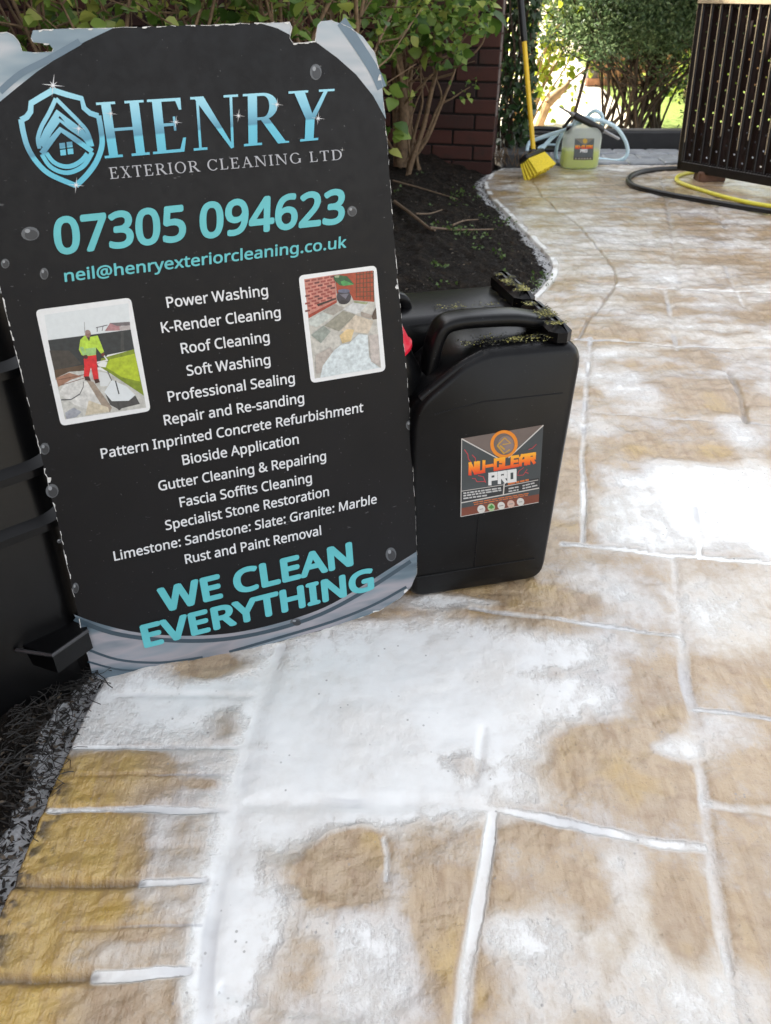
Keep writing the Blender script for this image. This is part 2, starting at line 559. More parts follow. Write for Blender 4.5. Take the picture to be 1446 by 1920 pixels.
def build_path():
    ny, nx = 760, 470
    ys = np.empty(ny)
    a = (4.70 / .18) ** (1 / (ny - 1))
    ys = .18 * a ** np.arange(ny)
    ys[0] = -.6
    ex_ = edgeX(ys)
    xr = .47 * ys + .50
    s = np.linspace(0, 1, nx)
    X = ex_[:, None] + (xr - ex_)[:, None] * s[None]
    nco = 26
    sc = (np.arange(1, nco + 1) / nco)[None] ** 1.3
    X = np.concatenate([X, xr[:, None] + (4.2 - xr)[:, None] * sc], 1)
    Y = np.repeat(ys[:, None], X.shape[1], 1)
    wob = .006 * (fbm(X * 9, Y * 9, 3, 3) - .5)
    wob2 = .006 * (fbm(X * 9, Y * 9, 8, 3) - .5)
    XX, YY = X + wob * 1.6, Y + wob2 * 1.6
    joint = np.zeros_like(X)
    groove = np.zeros_like(X)
    jsud = np.zeros_like(X)
    dark = np.zeros_like(X)
    # outer line of the curved border far away
    arc = np.array([G(*p)[:2] for p in [j for j in J if j[0] and j[0][0] == (1000, 340)][0][0]])
    for j in J:
        if j[0] is None:
            y0 = j[4]
            xi = np.interp(y0, arc[::-1, 1], arc[::-1, 0])
            pl = [(float(edgeX(y0 - .0)), y0), ((float(edgeX(y0)) + xi) / 2, y0 + .012), (xi, y0 + .03)]
        else:
            pl = [tuple(G(*p)[:2]) for p in j[0]]
        x0, x1 = min(p[0] for p in pl) - .08, max(p[0] for p in pl) + .08
        y0, y1 = min(p[1] for p in pl) - .08, max(p[1] for p in pl) + .08
        r0, r1 = np.searchsorted(ys, y0), np.searchsorted(ys, y1)
        if r1 <= r0:
            continue
        sl = slice(r0, r1)
        d = seg_dist(XX[sl], YY[sl], pl)
        w = j[1] * (.75 + .6 * fbm(X[sl] * 14, Y[sl] * 14, 21, 3))
        e = np.exp(-(d / w) ** 2)
        joint[sl] = np.maximum(joint[sl], e)
        groove[sl] = np.maximum(groove[sl], e * j[2])
        e2 = np.exp(-(d / (w * 1.15)) ** 3) * (.52 + .85 * fbm(X[sl] * 11, Y[sl] * 11, 23, 4))
        if j[3] >= 0:
            jsud[sl] = np.maximum(jsud[sl], e2 * j[3])
        else:
            dark[sl] = np.maximum(dark[sl], np.exp(-(d / (w * .7)) ** 2) * -j[3])
    # beyond the traced lines the same ashlar goes on
    far = (X > .52 * Y + .45)
    gx = np.abs(((X + .13 * np.floor(Y / .33)) / .52) % 1 - .5) * .52
    gy = np.abs((Y / .33) % 1 - .5) * .33
    e = np.exp(-(np.minimum(gx, gy) / .009) ** 2) * far
    joint = np.maximum(joint, e)
    groove = np.maximum(groove, e * .005)
    jsud = np.maximum(jsud, e * .5)
    # suds: blobs laid on the ground
    B = [(640, 1250, 300, 70, 1.0), (760, 1330, 240, 110, 1.1), (640, 1400, 200, 120, 1.0), (900, 1200, 260, 45, .9), (330, 1310, 180, 50, .7),
         (560, 1480, 130, 90, 1.0), (960, 1300, 130, 90, .8), (1100, 1290, 90, 60, .6), (330, 1360, 200, 60, .7), (720, 1480, 190, 50, .9), (430, 1600, 40, 250, .7),
         (500, 1600, 90, 200, .75), (420, 1850, 60, 120, .6), (460, 1760, 70, 110, .5), (650, 1820, 110, 110, .55), (900, 1500, 110, 40, .5), (950, 1420, 60, 60, .6),
         (1265, 1400, 45, 22, .9), (965, 1750, 70, 45, .55), (900, 1600, 60, 30, .2), (1180, 1640, 40, 60, .4), (1215, 1805, 35, 35, .5), (1280, 1870, 110, 90, .45),
         (1000, 1830, 120, 90, .4), (1330, 935, 120, 60, 1.7), (1430, 960, 80, 75, 1.6), (1290, 905, 90, 34, 1.0), (1160, 985, 60, 40, .7), (1250, 1000, 110, 30, .5),
         (1180, 740, 45, 22, .65), (1400, 640, 90, 26, .55), (1140, 700, 70, 20, .5), (1390, 820, 30, 40, .5), (1130, 800, 60, 18, .4), (1270, 690, 60, 18, .3),
         (1350, 720, 40, 14, .3), (1300, 1110, 60, 60, .35), (1130, 1100, 60, 35, .45), (1200, 1120, 50, 45, .4), (1340, 1180, 60, 60, .35), (1400, 1130, 80, 60, .3),
         (1170, 660, 70, 14, .4), (1300, 600, 90, 12, .4), (1100, 470, 200, 60, .12), (1200, 740, 60, 20, .4), (1370, 1380, 60, 40, .3), (1380, 1640, 40, 30, .25),
         (960, 1130, 100, 10, .5), (830, 1130, 100, 14, .9),
         # bare stone
         (625, 1625, 100, 75, -1.3), (690, 1590, 50, 40, -.8), (850, 1780, 70, 130, -.75), (800, 1600, 60, 60, -.3), (560, 1800, 70, 60, -.45), (430, 1345, 42, 36, -.95), (420, 1250, 70, 24, -1.1), (350, 1258, 60, 20, -.5),
         (492, 1415, 20, 32, -.8), (210, 1470, 100, 55, -1.5), (120, 1590, 110, 75, -1.6), (60, 1720, 60, 70, -1.2), (240, 1750, 60, 20, -.4), (390, 1470, 60, 10, -.5),
         (1000, 1125, 100, 28, -1.0), (1020, 1180, 80, 20, -.6), (1180, 1260, 130, 30, -.4), (1130, 1440, 130, 80, -.5), (870, 1430, 45, 30, -.7), (700, 1440, 40, 20, -.3), (1010, 1260, 60, 16, -.8),
         (1210, 1320, 60, 40, -.5), (1250, 740, 80, 22, -.4), (1350, 750, 60, 22, -.3), (1240, 845, 80, 20, -.5), (1330, 850, 50, 16, -.4), (1080, 900, 40, 60, -.3), (1100, 1000, 70, 20, -.3),
         (1200, 900, 40, 30, -.3), (1390, 905, 60, 14, -.9), (1400, 1250, 60, 70, -.35), (1400, 1420, 60, 50, -.3), (1400, 1700, 50, 90, -.5), (1270, 1720, 40, 90, -.35),
         (1080, 1650, 70, 70, -.3), (970, 1680, 50, 40, -.3), (800, 1690, 60, 60, -.4), (200, 1860, 200, 60, -.25)]
    F = np.full(X.shape, .34) + 1.05 * (fbm(X * 7, Y * 7, 5, 5, .55) - .5) + .35 * (fbm(X * 30, Y * 22, 9, 4) - .5)
    for (bx, by, rx, ry, am) in B:
        cc = G(bx, by)
        ax = abs(G(bx + rx, by)[0] - G(bx - rx, by)[0]) / 2
        ay = abs(G(bx, by - ry)[1] - G(bx, by + ry)[1]) / 2
        wx = .5 * ax * (fbm(X * 10 + bx, Y * 10, 31, 3) - .5) * 2
        wy = .5 * ay * (fbm(X * 10, Y * 10 + by, 41, 3) - .5) * 2
        q = ((X - cc[0] + wx) / ax) ** 2 + ((Y - cc[1] + wy) / ay) ** 2
        F += am * np.exp(-q ** 1.5 * .8)
    F -= dark * .6
    F += .05 * sstep(1.5, 3.0, Y) + .95 * (fbm(X * 5, Y * 20, 15, 4) - .53) * sstep(1.2, 1.9, Y) + .35 * (fbm(X * 26, Y * 26, 16, 3) - .5)  # far end: glints of the wet path painted as paler film streaks
    foam = np.clip(1.06 * (1 - np.exp(-1.38 * np.clip(F, 0, 3))), 0, 1.1)
    foam = np.maximum(foam, np.clip(jsud * 1.25, 0, 1.0))
    # bare ochre band and dirt along the bed
    de = X - edgeX(ys)[:, None]
    och = sstep(.155, .085, de + .10 * (fbm(X * 12, Y * 20, 51, 4) - .5)) * sstep(.68, .64, Y + .03 * (fbm(X * 15, Y * 5, 52, 3) - .5)) * (Y > .2)
    och = np.maximum(och, .55 * sstep(.56, .76, fbm(X * 11, Y * 11, 55, 4)) * sstep(.25, .05, foam))
    band = sstep(.155, .085, de + .10 * (fbm(X * 12, Y * 20, 51, 4) - .5)) * sstep(.68, .64, Y)
    foam = foam * (1 - .85 * band * (1 - jsud * (jsud > .5)))
    dirt = sstep(.03, .0, de - .02 * fbm(X * 40, Y * 40, 61, 3)) * sstep(.45, .6, fbm(X * 90, Y * 90, 62, 3)) * sstep(.68, .6, Y)
    dirt = np.maximum(dirt, .7 * sstep(.07, .0, de) * sstep(.62, .72, fbm(X * 110, Y * 110, 63, 3)) * sstep(.7, .6, Y))
    dark = np.maximum(dark, dirt)
    # suds ridge along the bed edge
    rim = sstep(.03, .008, np.abs(de - .012)) * sstep(.35, .55, fbm(X * 18, Y * 18, 71, 3)) * (Y > .75)
    foam = np.maximum(foam, rim * .9)
    # heights: riven stone faces, soft joints
    riv = fbm(X * 6, Y * 9, 81, 4) * .012 + (np.abs(fbm(X * 15, Y * 24, 82, 4) - .5) * .013 + (fbm(X * 90, Y * 90, 83, 3) - .5) * .0022) * (1 - .75 * sstep(.55, .9, foam))
    Z = riv - .008 - groove * (1 - .55 * np.clip(jsud, 0, 1)) + .0009 * sstep(.55, 1.0, foam)
    Z -= .004 * sstep(.0, -.012, -de + .006) * 0
    Z[:, 0] -= .02
    V = np.stack([X, Y, Z], -1).reshape(-1, 3)
    nxx = X.shape[1]
    idx = np.arange(ny * nxx).reshape(ny, nxx)
    Fq = np.stack([idx[:-1, :-1], idx[:-1, 1:], idx[1:, 1:], idx[1:, :-1]], -1).reshape(-1, 4)
    masks = np.stack([foam, joint, och, dark], -1).reshape(-1, 4)
    return V, Fq, masks


m, nt, bs = nodes_of('wet imprinted stone')
at = N(nt, 'Attribute', attribute_name='masks')
sep = nt.nodes.new('ShaderNodeSeparateColor')
nt.links.new(at.outputs['Color'], sep.inputs[0])
foam_, joint_, och_ = sep.outputs[0], sep.outputs[1], sep.outputs[2]
dark_ = at.outputs['Alpha']
tc = nt.nodes.new('ShaderNodeTexCoord').outputs['Object']
n1 = noise(nt, 4, 5, 0.6, tc)
n2 = noise(nt, 38, 6, 0.65, tc)
n3 = noise(nt, 170, 4, 0.7, tc)
st = ramp(nt, n1, [(0.3, (0.40, 0.30, 0.20, 1)), (0.5, (0.48, 0.36, 0.225, 1)), (0.7, (0.42, 0.335, 0.25, 1))])
st = mixc(nt, mapr(nt, n2, 0.45, 0.75), st, (0.33, 0.22, 0.13, 1))
oc = ramp(nt, n2, [(0.3, (0.47, 0.29, 0.06, 1)), (0.65, (0.58, 0.40, 0.11, 1))])
st = mixc(nt, och_, st, oc)
mp = nt.nodes.new('ShaderNodeMapping')
mp.inputs['Rotation'].default_value = (0, 0, 0.5)
mp.inputs['Scale'].default_value = (55, 9, 1)
nt.links.new(tc, mp.inputs[0])
n4 = noise(nt, 1.0, 5, 0.65, mp.outputs[0])
st = mixc(nt, math_(nt, 'MULTIPLY', mapr(nt, n4, 0.46, 0.66), 0.55), st, (0.32, 0.205, 0.10, 1))
sv = nt.nodes.new('ShaderNodeTexVoronoi')
sv.inputs['Scale'].default_value = 2.6
nt.links.new(tc, sv.inputs['Vector'])
svs = nt.nodes.new('ShaderNodeSeparateColor')
nt.links.new(sv.outputs['Color'], svs.inputs[0])
st = mixc(nt, mapr(nt, svs.outputs[0], 0.2, 1.0, 0.0, 0.30), st, (0.33, 0.25, 0.17, 1))
rim = math_(nt, 'MULTIPLY', mapr(nt, joint_, 0.02, 0.30), mapr(nt, n2, 0.40, 0.60))
st = mixc(nt, math_(nt, 'MULTIPLY', rim, 0.55), st, (0.30, 0.185, 0.075, 1))
st = mixc(nt, math_(nt, 'MULTIPLY', mapr(nt, n3, 0.60, 0.70), 0.45), st, (0.12, 0.09, 0.06, 1))
fj = math_(nt, 'ADD', foam_, math_(nt, 'MULTIPLY', math_(nt, 'SUBTRACT', n2, 0.5), 0.55))
fj = math_(nt, 'ADD', fj, math_(nt, 'MULTIPLY', math_(nt, 'SUBTRACT', n3, 0.5), 0.26))
fj = math_(nt, 'ADD', fj, math_(nt, 'MULTIPLY', math_(nt, 'SUBTRACT', n4, 0.5), 0.30))
film = mapr(nt, fj, 0.20, 0.60, 0, 0.80)
cfilm = ramp(nt, n1, [(0.35, (0.58, 0.515, 0.42, 1)), (0.65, (0.56, 0.54, 0.53, 1))])
c = mixc(nt, film, st, cfilm)
thick = math_(nt, 'MULTIPLY', mapr(nt, fj, 0.46, 0.98), mapr(nt, noise(nt, 8, 5, 0.65, tc), 0.34, 0.62, 0.72, 1.0))
c = mixc(nt, thick, c, (0.86, 0.875, 0.86, 1))
# clear grey water standing in parts of the joints
wat = math_(nt, 'MULTIPLY', mapr(nt, joint_, 0.35, 0.75), mapr(nt, noise(nt, 6, 3, 0.5, tc), 0.50, 0.62))
c = mixc(nt, math_(nt, 'MULTIPLY', wat, 0.42), c, (0.40, 0.41, 0.44, 1))
# burst bubbles
vo = nt.nodes.new('ShaderNodeTexVoronoi')
vo.inputs['Scale'].default_value = 95
nt.links.new(tc, vo.inputs['Vector'])
vs = nt.nodes.new('ShaderNodeSeparateColor')
nt.links.new(vo.outputs['Color'], vs.inputs[0])
dot = math_(nt, 'MULTIPLY', mapr(nt, vo.outputs['Distance'], 0.10, 0.20, 1.0, 0.0), mapr(nt, vs.outputs[0], 0.72, 0.78))
dot = math_(nt, 'MULTIPLY', dot, mapr(nt, noise(nt, 9, 3, 0.5, tc), 0.46, 0.58))
c = mixc(nt, math_(nt, 'MULTIPLY', dot, 0.7), c, (0.30, 0.29, 0.28, 1))
c = mixc(nt, math_(nt, 'MULTIPLY', dark_, 0.85), c, (0.03, 0.022, 0.016, 1))
nt.links.new(c, bs.inputs['Base Color'])
ro = mapr(nt, fj, 0.3, 0.9, 0.30, 0.65)
bs.inputs['Coat Weight'].default_value = 0.7
bs.inputs['Coat Roughness'].default_value = 0.06
nt.links.new(mapr(nt, fj, 0.55, 1.0, 1.0, 0.15), bs.inputs['Coat Weight'])
nt.links.new(ro, bs.inputs['Roughness'])
hb = math_(nt, 'ADD', math_(nt, 'MULTIPLY', n2, 1.0), math_(nt, 'MULTIPLY', n3, 0.35))
hb = math_(nt, 'MULTIPLY', math_(nt, 'ADD', hb, math_(nt, 'MULTIPLY', n4, 0.8)), mapr(nt, thick, 0.2, 0.9, 1.0, 0.12))
bmp_ = bump(nt, hb, bs, 0.65, 0.006)
nt.links.new(bmp_.outputs[0], bs.inputs['Coat Normal'])
V, Fq, masks = build_path()
tag(np_mesh('path', V, Fq, m, None, True, {'masks': masks}), kind='structure')

# ------------------------------------------------------------------ soil bed
m, nt, bs = nodes_of('wet dark soil')
at = N(nt, 'Attribute', attribute_name='suds')
tc = nt.nodes.new('ShaderNodeTexCoord').outputs['Object']
n1 = noise(nt, 22, 6, 0.7, tc)
n2 = noise(nt, 110, 5, 0.7, tc)
c = ramp(nt, n1, [(0.3, (0.005, 0.004, 0.003, 1)), (0.56, (0.018, 0.013, 0.009, 1)), (0.74, (0.06, 0.042, 0.026, 1))])
c = mixc(nt, mapr(nt, n2, 0.66, 0.74), c, (0.075, 0.06, 0.045, 1))
fs = math_(nt, 'ADD', at.outputs['Fac'], math_(nt, 'MULTIPLY', math_(nt, 'SUBTRACT', math_(nt, 'ADD', n2, n1), 1.0), 0.9))
c = mixc(nt, mapr(nt, fs, 0.42, 0.72), c, (0.72, 0.73, 0.74, 1))
nt.links.new(c, bs.inputs['Base Color'])
bs.inputs['Roughness'].default_value = 0.75
bs.inputs['Specular IOR Level'].default_value = 0.2
bump(nt, math_(nt, 'ADD', n1, n2), bs, 1.0, 0.02)


def soil_z(x, y):
    d = edgeX(y) - x
    return -.014 + .075 * sstep(.02, .5, d) * sstep(.6, 1.6, y) + .02 * sstep(.03, .12, d) + .055 * (fbm(x * 5, y * 5, 91, 5, .6) - .5) * sstep(.0, .15, d) + .030 * (fbm(x * 24, y * 24, 93, 4, .6) - .5) * sstep(.01, .10, d) \
        + .012 * (fbm(x * 60, y * 60, 92, 3) - .5) * sstep(-.01, .04, d)


def build_soil():
    ys = np.concatenate([np.linspace(-.6, .3, 20, endpoint=False), np.linspace(.3, 1.1, 200, endpoint=False), np.linspace(1.1, 4.75, 430)])
    ds = np.concatenate([np.linspace(-.05, .25, 75, endpoint=False), np.linspace(.25, 1.0, 90, endpoint=False), np.linspace(1.0, 3.6, 60)])
    X = edgeX(ys)[:, None] - ds[None]
    Y = np.repeat(ys[:, None], len(ds), 1)
    Z = soil_z(X, Y)
    d = edgeX(Y) - X
    near = 1.35 * sstep(.062, .018, d + .05 * (fbm(X * 26, Y * 26, 95, 3) - .5)) * sstep(.88, .76, Y)
    near = np.maximum(near, .9 * sstep(.13, .07, d) * sstep(.60, .5, Y))
    mid = sstep(.06, .005, d + .05 * (fbm(X * 16, Y * 16, 96, 3) - .5)) * .85 * (Y > 2)
    rim = sstep(.09, .01, d) * sstep(3.8, 4.0, Y) * .7
    suds = np.maximum(np.maximum(near * 1.0, mid), rim)
    ny, nx = X.shape
    idx = np.arange(ny * nx).reshape(ny, nx)
    Fq = np.stack([idx[:-1, 1:], idx[:-1, :-1], idx[1:, :-1], idx[1:, 1:]], -1).reshape(-1, 4)
    return np.stack([X, Y, Z], -1).reshape(-1, 3), Fq, suds.ravel()


V, Fq, suds = build_soil()
tag(np_mesh('soil', V, Fq, m, None, True, {'suds': suds}), kind='structure')

# crumbs, roots and leaf litter on the soil (uncountable)
def litter():
    r = np.random.default_rng(5)
    n = 9000
    y = r.uniform(.33, 4.4, n)
    d = np.abs(r.exponential(.28, n)) + .0
    near = r.random(n) < .17
    y[near] = r.uniform(.36, .86, near.sum())
    d[near] = np.abs(r.normal(.07, .06, near.sum())) - .004
    x = edgeX(y) - d
    z = soil_z(x, y) + .002
    pos = np.stack([x, y, z], -1)
    dirs = r.normal(size=(n, 3)) * [1, 1, .35]
    size = r.uniform(.003, .013, n)
    return pos, dirs, size


lm = leaf_mat('soil litter', [(0.0, (0.008, 0.006, 0.005, 1)), (0.6, (0.018, 0.013, 0.009, 1)), (0.85, (0.05, 0.036, 0.022, 1)), (0.96, (0.13, 0.10, 0.07, 1)), (1.0, (0.24, 0.21, 0.17, 1))], 0.05, 0.7)
p_, d_, s_ = litter()
o = leaves('soil_litter', p_, d_, s_, lm, None, 'needle', 3)
tag(o, kind='stuff')
# fine black roots hanging over the path edge
mb = MB()
for i in range(260):
    y0 = random.uniform(.60, .83) if i < 200 else random.uniform(.36, .62)
    x0 = float(edgeX(y0)) - random.uniform(.01, .10)
    pts = [np.array([x0, y0, .012])]
    a = random.uniform(-1.2, 1.2)
    for k in range(4):
        a += random.uniform(-.9, .9)
        pts.append(pts[-1] + np.array([math.cos(a), math.sin(a), random.uniform(-.25, .22)]) * random.uniform(.006, .014))
    mb.tube(pts, random.uniform(.0004, .0009), 3)
tag(mb.build('loose_roots', M['grit']), kind='stuff')
# small weeds
mg = leaf_mat('weed green', [(0, (0.05, 0.10, 0.02, 1)), (1, (0.12, 0.19, 0.05, 1))], 0.3)
r = np.random.default_rng(8)
cs = []
for k in range(22):
    y = r.uniform(2.35, 4.1)
    d = abs(r.normal(0, .22)) + .02
    cs.append((float(edgeX(y)) - d, y, r.integers(4, 14), r.uniform(.015, .045)))
for (px, py) in ((865, 385), (860, 405), (880, 470), (940, 440), (1022, 520), (1005, 535), (860, 470)):
    q = G(px, py)
    cs.append((q[0], q[1], 18, .045))
P_, D_, S_ = [], [], []
for (x, y, n, sp) in cs:
    for i in range(n):
        o3 = r.normal(size=3) * [sp * .5, sp * .5, sp * .35]
        P_.append((x + o3[0], y + o3[1], float(soil_z(np.array(x), np.array(y))) + abs(o3[2]) + .004))
        D_.append((o3[0] * 10 + r.normal() * .5, o3[1] * 10 + r.normal() * .5, abs(r.normal()) * .8))
        S_.append(r.uniform(.008, .016))
tag(leaves('weeds', np.array(P_), np.array(D_), np.array(S_), mg, None, 'ivy', 4), kind='stuff')

# fallen twigs
tw = [([(737, 351), (790, 358), (858, 371)], .005, 'long straight dry twig on the soil nearest the brick wall'),
      ([(740, 399), (775, 424), (806, 446), (815, 456)], .008, 'thick dark brown twig slanting across the soil beside the sign'),
      ([(806, 447), (860, 440), (925, 430)], .005, 'pale straight twig whose end reaches towards the path'),
      ([(780, 424), (805, 417), (829, 407)], .004, 'short twig forking up from the thick slanting one'),
      ([(848, 441), (870, 431), (896, 418)], .004, 'short twig rising from the middle of the pale straight one')]
for k, (pp, rad, lb) in enumerate(tw):
    pts = []
    for p in pp:
        q = G(p[0], p[1], .055)
        q[2] = float(soil_z(np.array(q[0]), np.array(q[1]))) + .012 + .006 * k
        pts.append(q)
    mb = MB()
    mb.tube(pts, [rad * (1 - .5 * i / (len(pts) - 1)) for i in range(len(pts))], 7, smooth=5)
    tag(mb.build('twig', M['twig'], None, True), lb, 'twig', 'dry twigs lying on the soil')
SPC = 209
